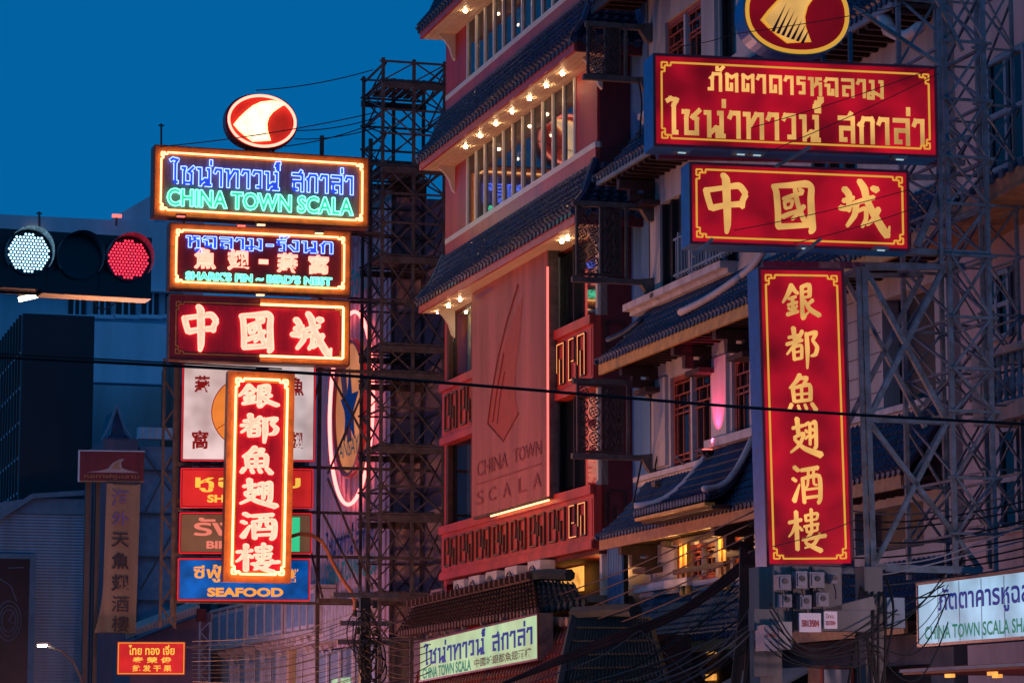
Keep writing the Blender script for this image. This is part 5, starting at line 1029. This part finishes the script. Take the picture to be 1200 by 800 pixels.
rl = thing('roof_beacon', 'small red lit roof lamp on the office block roof', 'lamp', onY(137, 253, 149)); q = onY(137, 253, 149); mb = MB(); mb.box(q.x - .25, q.x + .25, 148.9, 149.1, q.z - .08, q.z + .08); mb.build('lamp_glass', 'neon_red_dim', rl); mb = MB(); mb.beam((q.x, 149.2, q.z - .5), (q.x, 149.05, q.z), .1); mb.build('stem', 'steel', rl)
for px, t0_, t1_, lab in ((189, 172, 145, 'thin antenna above the topmost neon board'), (46, 262, 248, 'thin antenna on the roof house at far left')):
    q0, q1 = onY(px, t0_ + 20, 150), onY(px, t1_, 150); t = thing('antenna', lab, 'antenna', q0); mb = MB(); mb.beam(q0, q1, .1); mb.beam(q1 - Vector((.15, 0, .1)), q1 + Vector((.15, 0, -.1)), .08); mb.build('rod', 'steel', t)
dt = thing('dark_tower', 'black windowless tower with a glazed side at the far left', 'building', onY(60, 700, 128))
pL = onY(27, 367, 128); pR = onY(111, 372, 128); bx('front_wall', 'tower_dark', dt, pL.x, pR.x, 128, 128.4, 0, pL.z); bx('core', 'tower_dark', dt, pL.x + .2, pR.x, 128.41, 165, 0, pL.z - .05)
bx('glazed_side', 'curtain', dt, pL.x, pL.x + .15, 128.45, 165, 0, pL.z)
for k in range(22): bx('fin', 'tower_dark', dt, pL.x - .12, pL.x - .001, 128.6 + k * 1.2, 128.75 + k * 1.2, 0, pL.z)
for k in range(12): bx('spandrel', 'office', dt, pL.x - .05, pL.x - .0015, 128.45, 165, 1.5 + k * 1.6, 1.62 + k * 1.6)
cs = thing('corrugated_shed', 'blue corrugated metal shed wall at lower left behind the watch billboard', 'building', onY(50, 800, 118))
a_, b_, c_, d__ = wide(-60, 603, 101, 900, 118); bx('wall', 'corrugated', cs, a_, b_, 118.2, 124, 0, d__)
mb = MB(); z = .3
while z < d__: mb.box(a_, b_, 118.06, 118.199, z, z + .07); z += .125
mb.build('corrugation', 'corrugated', cs, kind='stuff')
mb = MB(); zt0 = onY(30, 583, 118).z; mb.prism([(a_, d__), (b_, d__), (b_, zt0 + .0), (onY(35, 583, 118).x, zt0), (a_, d__ + .1)], lambda p: (p[0], 118.0, p[1]), lambda p: (p[0], 124, p[1])); mb.build('roof_edge', 'grey_blue', cs)
beam('roof_gutter', 'grey_blue', cs, onY(-10, 612, 117.9), onY(38, 581, 117.9), .2); beam('roof_gutter', 'grey_blue', cs, onY(38, 581, 117.9), onY(101, 577, 117.9), .2)
bb = Sign('billboard', 'dark poster billboard with a white wristwatch, cut by the left picture edge', 'billboard', (-45, 830), 38, 648, Y=116)
W, H = bb.W, bb.H; bb.box('poster', 'poster_dark', 0, W - .25, -.05, .1, 0, H - .2); bb.box('frame_post', 'grey_blue', W - .25, W, -.12, .15, -1, H); bb.box('frame_rail', 'grey_blue', 0, W - .251, -.12, .15, H - .19, H)
mb = MB(); cx, cz = bb.loc(10, 727)
for rx_, rz_ in ((.38, .62), (.5, .8), (.28, .45)): mb.tube([(cx + rx_ * math.cos(k * math.pi / 14), -.08, cz + rz_ * math.sin(k * math.pi / 14)) for k in range(28)], .018, 4, True)
mb.tube([(cx, -.08, cz), (cx + .15, -.08, cz + .3)], .02, 4); mb.tube([(cx, -.08, cz), (cx + .2, -.08, cz - .1)], .02, 4); mb.tube([(cx + .3, -.08, cz + .8), (cx + .05, -.08, cz + 1.4), (cx - .4, -.08, cz + 1.7)], .02, 4)
bb.build(mb, 'watch_print', 'grey_blue')
mb = MB(); mb.beam((W * .6, -.06, H * .91), (W * .82, -.06, H * .915), .03); bb.build(mb, 'caption_print', 'grey_blue')
bb.box('support', 'steel', W - .2, W - .05, 0, .14, -3.2, -1)
rbk = thing('rear_slab_block', 'plain blue grey block seen behind the left lightbox stack', 'building', onY(300, 700, 140))
a_, b_, c_, d__ = wide(204, 425, 420, 900, 140); bx('wall', 'concrete', rbk, a_, b_, 140, 146, 0, d__)
for r_ in range(7):
    for k in range(9): px_ = 212 + k * 22; x0_, x1_, z0_, z1_ = wide(px_, 452 + r_ * 42, px_ + 13, 476 + r_ * 42, 139.9); bx('window', 'tower_dark', rbk, x0_, x1_, 139.9, 139.99, z0_, z1_)
# banner pole, fin signboard, cloth banner
fp = thing('sign_pole', 'pair of brown posts between the corrugated shed and tan banner', 'pole', onY(108, 790, 96))
for a_, b_, m_ in ((98, 107, 'brown_post'), (110, 118, 'brown_post'), (107.5, 109.5, 'black')): x0_, x1_, *_ = wide(a_, 560, b_, 700, 96); bx('post', m_, fp, x0_, x1_, 96, 96.3, 0, onY(108, 540, 96).z)
fs = Sign('signboard', 'maroon signboard with a cream fin emblem on top of the brown posts', 'sign', (91, 564), 169, 527, Y=95.6, a=-9.)
W, H = fs.W, fs.H; fs.box('board', 'panel_wine', .06, W - .02, 0, .25, .04, H - .04); fs.box('edge', 'office_light', 0, .058, -.02, .27, 0, H); fs.box('edge', 'tan', 0.06, W, -.02, .27, 0, .038); fs.box('edge', 'office_light', .06, W, -.02, .27, H - .038, H)
mb = MB(); q = [(.13, .30), (.35, .36), (.45, .42), (.52, .60), (.62, .72), (.70, .74), (.645, .62), (.66, .45), (.75, .38), (.93, .30)]; mb.add([(W * x, -.012, H * z) for x, z in q], [tuple(range(len(q)))][::-1]); fs.build(mb, 'fin_emblem', 'pale_stone')
mb = MB(); mb.add([(W * x, -.02, H * z) for x, z in ((.50, .42), (.55, .58), (.63, .69), (.615, .5), (.65, .40))], [(0, 1, 2, 3, 4)]); fs.build(mb, 'fin_emblem', 'tan')
fs.text('หอกาฬหูฉลาม', (W * .1, H * .08, W * .92, H * .24), 'gold_ink')
vb = Sign('cloth_banner', 'tan vertical cloth banner with seven characters 海外天魚翅酒樓 hanging below the fin signboard', 'banner', (119, 741), 159, 566, Y=95.2, a=-6., roll=.8)
W, H = vb.W, vb.H; n = 14; mb = MB()
for k in range(n + 1):
    f_ = k / n; fl = max(0, .35 - f_) ** 2 * 1.6
    for x in (0, .33, .66, 1): mb.v.append((W * x - fl * (1 - x) * 1.2, .05 * math.sin(k * 1.3 + x * 4), H * f_))
for k in range(n):
    for j in range(3): b = k * 4 + j; mb.f.append((b, b + 1, b + 5, b + 4))
vb.build(mb, 'cloth', 'tan', smooth=True)
for ch, y0_, y1_ in zip('海外天魚翅酒樓', (573, 599, 624, 647, 673, 698, 721), (594, 616, 641, 667, 693, 717, 740)): vb.text(ch, vb.rect(131, y1_, 151, y0_), 'lavender' if ch in '海外' else 'ink_dark', y=-.1, name='character')
mb = MB(); mb.beam((0, .03, H), (W, .03, H), .05); mb.beam((-.1, .03, 0), (W, .03, 0), .04); vb.build(mb, 'rod', 'steel')
# gabled spire roof + blue terrace
gs = thing('gabled_shrine_roof', 'small pointed Thai gable roof with a striped terrace awning behind the signboard', 'roof', onY(140, 530, 110))
pk = onY(137, 478, 110); bl, br = onY(122, 516, 110), onY(152, 514, 110)
mb = MB(); mb.prism([(bl.x, bl.z), (bl.x + .25, bl.z + .25), (pk.x - .1, pk.z - .35), (pk.x, pk.z), (pk.x + .12, pk.z - .4), (br.x - .2, br.z + .22), (br.x, br.z)], lambda p: (p[0], 110, p[1]), lambda p: (p[0], 113, p[1])); mb.build('gable', 'tile', gs)
mb = MB(); mb.tube([bl + Vector((-.08, -.05, 0)), (pk.x - .3, 109.95, pk.z - .75), pk + Vector((0, -.05, .1))], .06, 5); mb.tube([br + Vector((.08, -.05, 0)), (pk.x + .3, 109.95, pk.z - .75), pk + Vector((0, -.05, .1))], .06, 5); mb.build('barge_board', 'grey_blue', gs)
a_, b_, c_, d__ = wide(121, 516, 162, 526, 109.5); bx('parapet', 'lilac', gs, a_, b_, 109.5, 114, 0, d__)
for k in range(12): bx('merlon', 'lilac', gs, a_ + .02 + k * .112, a_ + .08 + k * .112, 109.5, 109.6, d__, d__ + .08)
a_, b_, c_, d__ = wide(160, 503, 206, 515, 109)
for k in range(12): w_ = (b_ - a_) / 12; bx('awning_stripe', 'ledge' if k % 2 else 'office', gs, a_ + k * w_, a_ + (k + .97) * w_, 108.5, 109, c_, d__)
a_, b_, c_, d__ = wide(160, 515, 206, 735, 110); bx('rear_wall', 'balcony_blue', gs, a_, b_, 110, 116, 0, d__ - .3)
for z in range(4): bx('balcony_rail', 'steel', gs, a_, b_, 109.8, 109.9, c_ + 1 + z * 1.7, c_ + 1.08 + z * 1.7)
beam('stay', 'steel', gs, onY(168, 530, 109), onY(200, 575, 109), .07); beam('stay', 'steel', gs, onY(205, 530, 109), onY(170, 600, 109), .07); beam('stay', 'steel', gs, onY(165, 690, 109), onY(205, 620, 109), .07)
ab = thing('lilac_shop_house', 'lilac shop house with a ribbed sloping roof behind the small red sign', 'building', onY(200, 790, 100))
a_, b_, c_, d__ = wide(150, 752, 246, 900, 100)
mb = MB(); mb.prism([(a_, -1), (b_, -1), (b_, onY(240, 716, 100).z), (a_, onY(150, 752, 100).z)], lambda p: (p[0], 100, p[1]), lambda p: (p[0], 104, p[1])); mb.build('wall', 'lilac', ab)
p, q = onY(148, 748, 99.6), onY(233, 718, 99.6)
mb = MB(); mb.add([p, q, q + Vector((0, 0, .3)), p + Vector((0, 0, .22)), p + Vector((0, 2, .4)), q + Vector((0, 2, .5))], [(0, 1, 2, 3), (3, 2, 5, 4)]); mb.build('roof_sheet', 'pale_stone', ab)
for k in range(26): c = p.lerp(q, k / 25); beam('roof_rib', 'ledge', ab, c + Vector((0, -.03, .0)), c + Vector((0, -.03, .26)), .03)
a_, b_, c_, d__ = wide(230, 713, 241, 728, 99.5); bx('roof_end', 'panel_wine', ab, a_, b_, 99.4, 99.6, c_, d__)
lm = thing('lattice_mast', 'short grey lattice mast right of the small red sign', 'mast', onY(238, 790, 96)); xa, xb_ = onY(234, 750, 96).x, onY(246, 750, 96).x; zt_ = onY(240, 728, 96).z
for x in (xa, xb_): bx('post', 'grey_blue', lm, x - .03, x + .03, 96, 96.06, 0, zt_)
for k in range(8): beam('brace', 'grey_blue', lm, (xa if k % 2 else xb_, 96, zt_ - .35 * k), (xb_ if k % 2 else xa, 96, zt_ - .35 * (k + 1)), .03)
sr = Sign('lightbox_sign', 'small red lightbox with yellow Thai and Chinese text at lower left', 'sign', (136.5, 790.5), 217, 751, Y=92, a=-14.)
W, H = sr.W, sr.H; lightbox(sr, .25, 'panel_wine', 'box_red2', .02, False); sr.border('line_gold', .05, .025)
sr.text('ไทย ทอง เจี่ย', (W * .17, H * .60, W * .84, H * .90), 'letter_yellow'); sr.text('泰 榮 俊', (W * .23, H * .36, W * .8, H * .54), 'letter_yellow'); sr.text('批 发 干 果', (W * .23, H * .11, W * .8, H * .30), 'letter_yellow')
sr.box('hanging_arm', 'steel', W, W + .6, .1, .16, H * .8, H * .86)
# lit street lamp
sl = thing('street_lamp', 'lit white street lamp on a curved arm before the corrugated shed', 'street lamp', onY(98, 800, 90))
pts_ = [onY(*p, 90) for p in ((98, 960), (98, 830), (95, 795), (86, 775), (72, 762), (57, 757))]
mb = MB(); mb.tube(pts_, .045, 6); mb.build('pole', 'steel', sl, smooth=True); q = onY(50, 755, 90)
mb = MB(); mb.box(q.x - .22, q.x + .25, 89.9, 90.1, q.z, q.z + .07); ho = mb.build('lamp_head', 'steel', sl); mb = MB(); mb.box(q.x - .15, q.x + .12, 89.88, 90.08, q.z - .06, q.z - .002); mb.build('lamp_glass', 'street_lamp_glow', sl)
# white house with balconies
wh = thing('balcony_house', 'old white shop house with three projecting balconies below the blue SEAFOOD lightbox', 'building', (T, 93, 0))
Y0, Y1 = YX(372, T), YX(252, T); bx('wall', 'pale_stone', wh, T, T + 5, Y0, Y1, 0, 6.1)
for k, (a_, b_, xo) in enumerate(((252, 290, .5), (294, 334, .6), (338, 372, .6))):
    ya_, yb2 = YX(b_, T - xo), YX(a_, T - xo); bo = bx('balcony', 'ledge', wh, T - xo, T, ya_, yb2, 4.95, 6.15)
    for j in range(5): yy = ya_ + (yb2 - ya_) * j / 4.; bx('balcony_pier', 'pale_stone', bo, T - xo - .05, T - xo - .002, yy - .07, yy + .07, 4.95, 6.17)
    bx('coping', 'pale_stone', bo, T - xo - .09, T, ya_ - .05, yb2 + .05, 6.171, 6.27); bx('base_mould', 'pale_stone', bo, T - xo - .1, T, ya_ - .05, yb2 + .05, 4.82, 4.949)
    bx('balcony_recess', 'balcony_blue', bo, T - xo - .02, T - xo - .001, ya_ + .1, yb2 - .1, 5.12, 6.0)
    for j in range(4):
        yy = ya_ + (yb2 - ya_) * (j + .5) / 4; mb = MB(); mb.prism([(0, 0), (-xo + .05, 0), (-xo + .08, -.12), (-.15, -.28), (0, -.55)], lambda p: (T + p[0], yy - .09, 4.81 + p[1]), lambda p: (T + p[0], yy + .09, 4.81 + p[1])); mb.build('corbel', 'pale_stone', wh)
for k, px in enumerate((282, 300, 318, 337, 354)):
    y = YX(px, T); wo = bx('window', 'dark_glass', wh, T - .02, T - .001, y - .5, y + .5, 1.8, 4.3)
    for yy in (-.5, -.17, .17, .5): bx('frame', 'ledge', wo, T - .07, T - .021, y + yy - .04, y + yy + .04, 1.8, 4.3)
    for z in (1.8, 3.4, 4.26): bx('frame', 'ledge', wo, T - .065, T - .022, y - .5, y + .5, z, z + .06)
    bx('pilaster', 'ledge', wh, T - .15, T - .001, y + .62, y + .85, 0, 4.7)
# ground floor under the pink building
lg = bx('shopfront_wall', 'grey_blue', pb, T + .02, T + .04, YX(440, T), YX(362, T), 0, 4.35)
bx('lit_shop_window', 'box_cream', pb, T - .02, T + .0, YX(413, T), YX(392, T), 1.2, 3.5)
for px in (388, 402, 418, 430): bx('mullion', 'ledge', pb, T - .08, T - .021, YX(px, T) - .08, YX(px, T) + .08, 0, 4.3)
plt = thing('palm_trunk', 'brown palm like trunk before the white house windows', 'post', onX(342, 800, 17)); mb = MB(); mb.tube([onX(340, 850, 17), onX(342, 760, 17)], .14, 8); mb.build('trunk', 'tan', plt)
# utility pole with bundles
po = thing('utility_pole', 'black utility pole with cable loops left of the tiled entrance', 'utility pole', onY(428, 800, 58)); p0 = onY(428, 960, 58); p1 = onY(427, 695, 58); p0.z = 0; 
mb = MB(); mb.beam(p0, p1, .22); mb.build('pole', 'tower_dark', po)
for py, h in ((697, .7), (730, .55), (752, .6)): q = onY(428, py, 57.85); bx('cross_arm', 'steel', po, q.x - h, q.x + h, 57.8, 57.88, q.z - .05, q.z + .05)
for dx, py in ((-10, 712), (11, 712), (-12, 722), (12, 745), (-9, 742)): q = onY(428 + dx, py, 57.7); mb = MB(); mb.tube([q, q + Vector((0, 0, .14))], .05, 7); mb.build('insulator', 'rubber', po)
rnd = random.Random(5)
for k in range(13):
    q = onY(430 + rnd.uniform(-10, 14), 760 + rnd.uniform(-22, 26), 57.6 - rnd.random() * .2); rr_ = rnd.uniform(.1, .32); mb = MB()
    mb.tube([(q.x + rr_ * .8 * math.cos(a * math.pi / 9), q.y + rnd.uniform(-.03, .03), q.z + rr_ * math.sin(a * math.pi / 9) * 1.4) for a in range(18)], .018, 4, True); mb.build('cable_loop', 'rubber', po)

# ================================================================ CABLES
CAB = []
def cable(pts, r, m, label, group='overhead cables', sag=.0, n=14):
    P = [onY(x, y, Y) for x, y, Y in pts]; out = []; N = len(P) - 1
    for i in range(N):
        p0 = P[i - 1] if i else P[0] * 2 - P[1]; p1 = P[i]; p2 = P[i + 1]; p3 = P[i + 2] if i + 2 <= N else P[N] * 2 - P[N - 1]
        for k in range(n):
            t = k / n; g_ = (i + t) / N
            out.append(.5 * (2 * p1 + (p2 - p0) * t + (2 * p0 - 5 * p1 + 4 * p2 - p3) * t * t + (3 * p1 - p0 - 3 * p2 + p3) * t ** 3) - Vector((0, 0, sag * 4 * g_ * (1 - g_))))
    out.append(P[-1])
    mb = MB(); mb.tube([p - P[0] for p in out], r, 5); ob = mb.build('cable', m, None, smooth=True); ob.location = P[0]; MW[ob.name] = Matrix.Translation(P[0])
    return props(ob, label, 'cable', group)
cable([(-60, 415, 20), (420, 441, 20), (900, 479, 20), (1260, 500, 20)], .012, 'rubber', 'thick black cable crossing the whole picture at mid height')
cable([(-60, 411, 19), (330, 432, 20.5)], .006, 'rubber', 'thin black cable just above the long thick one at left')
for k, (a_, b_, y_) in enumerate((((188, 172), (440, 132), 71.5), ((300, 106), (437, 82), 74), ((340, 153), (438, 139), 74), ((330, 172), (440, 144), 74), ((345, 163), (440, 150), 74), ((420, 186), (440, 178), 73), ((192, 170), (330, 186), 72.4))):
    cable([(*a_, y_), (*b_, y_)], .015, 'rubber', ['thin cable from the topmost board corner up to the tower', 'highest thin cable left of the tower over the sky', 'thin cable behind the round neon logo, upper one', 'thin cable behind the round neon logo, lowest one', 'thin cable behind the round neon logo, middle one', 'short cable from topmost board edge to the tower', 'short slack cable along the top of topmost board'][k], sag=.1)
RC = [((885, 598), (720, 667), (595, 708), (455, 730)), ((885, 611), (720, 679), (600, 719), (450, 748)), ((890, 622), (720, 694), (610, 732), (450, 764)), ((890, 641), (720, 712), (610, 746), (450, 782)), ((895, 655), (730, 722), (610, 760), (450, 800))]
for k, p in enumerate(RC): cable([(q[0], q[1], d_) for q, d_ in zip(p, (40, 50, 62, 75))], .014, 'cable_red_lit', ['highest', 'second', 'third', 'fourth', 'lowest'][k] + ' reddish cable of the five rising from the entrance canopy to the vertical sign', 'reddish cables rising to the vertical sign', sag=.1)  # red light on these cables is put into their colour
for k in range(8): cable([(560 + k * 3, 812 - k * 1.2, 38), (700, 757 - k * 1.6, 38), (800, 716 - k * 1.4, 38), (896, 652 - k * 2.5, 38)], .014 + .004 * (k % 3), 'cable_red_lit' if k % 3 else 'rubber', 'reddish black cable packed in the thick bundle sweeping up to the vertical sign', 'cables of the thick sagging bundle', sag=.05)
cable([(620, 800, 37), (700, 770, 37), (750, 738, 37)], .007, 'cable_grey', 'pale thin cable rising to a peak over the green roof'); cable([(750, 738, 37), (790, 775, 37), (830, 815, 37)], .007, 'cable_grey', 'pale thin cable falling right from the peak over the green roof')
cable([(838, 704, 36.5), (865, 726, 36.5), (880, 742, 36.5)], .012, 'cable_grey', 'short pale cable above the lowest tiled eave')
for k in range(18):
    y_ = 717 + k * 5.2; cable([(225, y_ + 34 - k * .5, 66), (330, y_ + 20 + rnd.uniform(-3, 3), 62), (428, y_ - 4 + rnd.uniform(-4, 4), 57.8)], .008, 'rubber' if k % 5 else 'cable_grey', 'dark street cable running left from the black utility pole across the white house', 'street cables left of the black utility pole', sag=.1)
for k in range(8):
    y_ = 716 + k * 9; cable([(428, y_, 57.8), (470, y_ + 9 + rnd.uniform(-3, 3), 56), (505, y_ + 14 - k, 55.5)], .01, 'cable_red_lit' if k % 2 else 'rubber', 'street cable running right from the black utility pole past the entrance sign', 'street cables right of the black utility pole', sag=.15)
for k in range(9):
    x_ = 863 + k * 2.6; cable([(x_ + 6, 640 + k * 3, 35.5), (x_ + 4, 720, 35.5), (x_ - 6 + rnd.uniform(-6, 6), 815, 35.5)], .028, 'rubber', 'thick black cable hanging down left of the concrete pillar', 'black cables hanging beside the pillar', sag=0)
for k in range(9):
    x_ = 1000 + k * 5; cable([(x_ + 12 - k * 2, 668, 33.9), (x_ + rnd.uniform(-8, 8), 720, 33.1), (x_ + rnd.uniform(-14, 14), 815, 33.1)], .018, 'rubber', 'black cable hanging over the dark utility pole right of the number plates', 'black cables over the right utility pole')
for k in range(10):
    y_ = 580 + k * 11; cable([(996, y_ + 18, 35.5), (1090, y_ + 8 + rnd.uniform(-8, 8), 34.9), (1230, y_ - 12, 33)], .012, 'rubber' if k % 4 else 'cable_grey', 'dark cable running behind the X-braced frame to the right edge', 'cables behind the X-braced frame', sag=.12)
cable([(1022, 662, 33.5), (1100, 652, 33.5), (1240, 600, 33.5)], .011, 'meter_box', 'upper pale cable arcing above the white shop sign'); cable([(1022, 672, 33.5), (1060, 668, 33.5), (1230, 625, 33.5)], .011, 'meter_box', 'lower pale cable arcing above the white shop sign')
for k, (a_, b_) in enumerate((((900, 178), (1100, 86)), ((880, 150), (1100, 78)), ((860, 270), (1066, 222)), ((930, 285), (1068, 245)), ((860, 40), (1090, 0)), ((905, 640), (1010, 606)), ((790, 55), (860, 40)))):
    cable([(*a_, 33.4), (*b_, 33.4)], .006, 'rubber', ['lower thin wire across the widest red sign', 'upper thin wire across the widest red sign', 'upper thin wire across 中國城 red sign', 'lower thin wire across 中國城 red sign', 'thin wire across the oval fin sign', 'thin wire across the foot of the vertical red sign', 'thin wire left of the oval fin sign'][k], sag=.03)
for k, p in enumerate((((748, 92), (752, 120), (750, 160), (756, 180)), ((752, 540), (748, 560), (742, 590)), ((775, 520), (768, 550), (780, 575)))): cable([(*q, 54.0) for q in p], .02, 'rubber', ['loose cable dangling from the top carved screen bar', 'loose cable dangling below the lowest carved screen', 'looped cable at the small floodlight below the lowest carved screen'][k])
for k in range(7):
    y_ = 640 + k * 6; cable([(902, 706 + k * 9, 32.3), (950, 738 + k * 4 + rnd.uniform(-8, 8), 32.3), (1030, 720 + k * 9, 32.6)], .01, 'rubber', 'black cable looped across the switch boxes and number plates', 'cables looped over the meter board', sag=.2)

for k in range(22):
    x0_ = rnd.uniform(600, 800); x1_ = rnd.uniform(868, 1000); y1_ = rnd.uniform(640, 700); d0 = rnd.uniform(36, 39)
    cable([(x0_, 812, d0), ((x0_ + x1_) / 2, 775 - rnd.uniform(0, 22), d0 - 1), (x1_, y1_, 35.6)], rnd.choice((.006, .009, .013)), rnd.choice(('rubber', 'rubber', 'cable_red_lit', 'cable_grey')), 'thin dark cable sagging through the lower centre towards the vertical sign', 'thin cables sagging in the lower centre')
for k in range(8):
    a_ = rnd.uniform(985, 1030); cable([(a_, rnd.uniform(690, 760), 33.0), (1060 + rnd.uniform(-10, 20), rnd.uniform(700, 790), 33.4), (1130, rnd.uniform(640, 700), 35.5)], rnd.choice((.006, .01)), 'rubber', 'thin black cable drooping between the dark utility pole and the lattice tower', 'thin cables beside the right utility pole', sag=.1)

# ================================================================ TRAFFIC LIGHT
tl = Sign('traffic_light', 'horizontal traffic light with lit white-blue and red lamps at upper left', 'traffic light', (-8, 336), 177, 267, Y=20.8, a=4.)
W, H = tl.W, tl.H; tl.box('housing', 'traffic_black', 0, W, .0, .22, 0, H); tl.box('back_board', 'traffic_black', -.05, W + .01, .22, .235, -.01, H + .02)
tl.box('bottom_flange', 'traffic_black', W * .3, W, -.02, .2, -.03, 0)
for k, (px, py, m_, lb) in enumerate(((33, 297, 'led_blue', 'lit white-blue lamp'), (92, 302, None, 'unlit lamp'), (149.5, 304.5, 'led_red', 'lit red lamp'))):
    cx, cz = tl.loc(px, py); r_ = .148
    mb = MB(); disc(mb, (cx, -.01, cz), r_ * 1.12, 28, 'y', .03); lo = tl.build(mb, 'lens', 'poster_dark' if m_ != 'led_red' else 'panel_wine', label=lb)
    mb = MB()
    if m_:
        s = .0265; 
        for i in range(-7, 8):
            for j in range(-7, 8):
                x, z = (i + .5 * (j % 2)) * s, j * s * .87
                if x * x + z * z < r_ * r_: 
                    rr_ = .0095; mb.add([(cx + x + rr_ * math.cos(a * math.pi / 3), -.03, cz + z + rr_ * math.sin(a * math.pi / 3)) for a in range(6)], [tuple(range(6))])
        tl.build(mb, 'led_dots', m_, lo, kind='stuff')
    mb = MB(); N = 18; L = .2                                            # hood over the lens
    for q in range(N + 1):
        an = math.radians(-35 + 250 * q / N); mb.v += [(cx + r_ * 1.18 * math.cos(an), 0, cz + r_ * 1.18 * math.sin(an)), (cx + r_ * 1.2 * math.cos(an), -L * (.55 + .45 * math.sin(max(0, min(math.pi, an)))), cz + r_ * 1.2 * math.sin(an) + .0)]
    for q in range(N): b = q * 2; mb.f.append((b, b + 2, b + 3, b + 1))
    tl.build(mb, 'visor', 'visor', lo, smooth=True)
for x in (W * .01, W * .33, W * .66): tl.box('joint', 'black', x, x + .008, -.004, -.001, 0, H)
tl.box('mast_arm', 'steel', -2.6, 0, .06, .16, H * .45, H * .6); tl.box('mast_pole', 'steel', -2.7, -2.56, .02, .2, -4.2, H * .8)
fl = thing('flood_lamp', 'glowing white tube lamp hanging tilted under the traffic light', 'lamp', onY(43, 346, 22)); a_, b_ = onY(22, 351, 22), onY(65, 341, 22)
beam('housing', 'steel', fl, a_ + Vector((0, .03, .025)), b_ + Vector((0, .03, .025)), .06); beam('lamp_tube', 'lamp_white', fl, a_, b_, .035); mb = MB(); mb.tube([onY(*p, 22) for p in ((64, 342), (80, 345), (98, 345), (106, 339), (110, 334))], .006, 5); mb.tube([onY(*p, 22) for p in ((106, 339), (109, 352), (116, 361), (124, 362), (134, 356), (140, 346), (141, 336))], .007, 5); mb.tube([onY(*p, 22) for p in ((24, 350), (30, 340), (37, 334))], .006, 5); mb.build('lead', 'cable_grey', fl)

# unseen lanterns added below the frame as warm and pink fill for the facades
def fill_lantern(label, x, y, e=900, col=(1, .5, .3)):
    t = thing('added_lantern', label, 'street lamp', (x, y, 0), group='added fill lanterns below the frame'); s_ = -1 if x < 0 else 1
    mb = MB(); mb.tube([(x, y, 0), (x, y, 1.9)], .05, 8); mb.build('pole', 'steel', t); mb = MB(); mb.box(x - .14, x + .14, y - .14, y + .14, 1.9, 1.94); mb.build('lantern_base', 'steel', t)
    mb = MB(); mb.box(x - .1, x + .1, y - .1, y + .1, 1.941, 2.2); mb.build('lantern_glass', 'lamp_white', t)
    lamp('POINT', 'lantern_fill', (x, y, 2.4), e, col, .3)
for y, e, col, lab in ((84, 1000, (1, .42, .58), 'added far fill light before the pink clad building'), (75, 900, (1, .35, .5), 'added fill light before the left scaffold tower'), (65, 1450, (1, .36, .15), 'added fill light before the far end of the red restaurant'), (58, 1550, (1, .36, .15), 'added fill light before the near end of the red restaurant'),
                       (51, 620, (1, .42, .5), 'added fill light before the latticed windows'), (44, 190, (1, .42, .5), 'added fill light before the vertical sign'), (28, 380, (1, .6, .62), 'added nearest fill light before the mauve balustrade building')):
    fill_lantern(lab, 15.6 if y < 35 else 14.0 if y > 70 else 8.5, y, e * (.55 if y > 70 else 1.1), col)
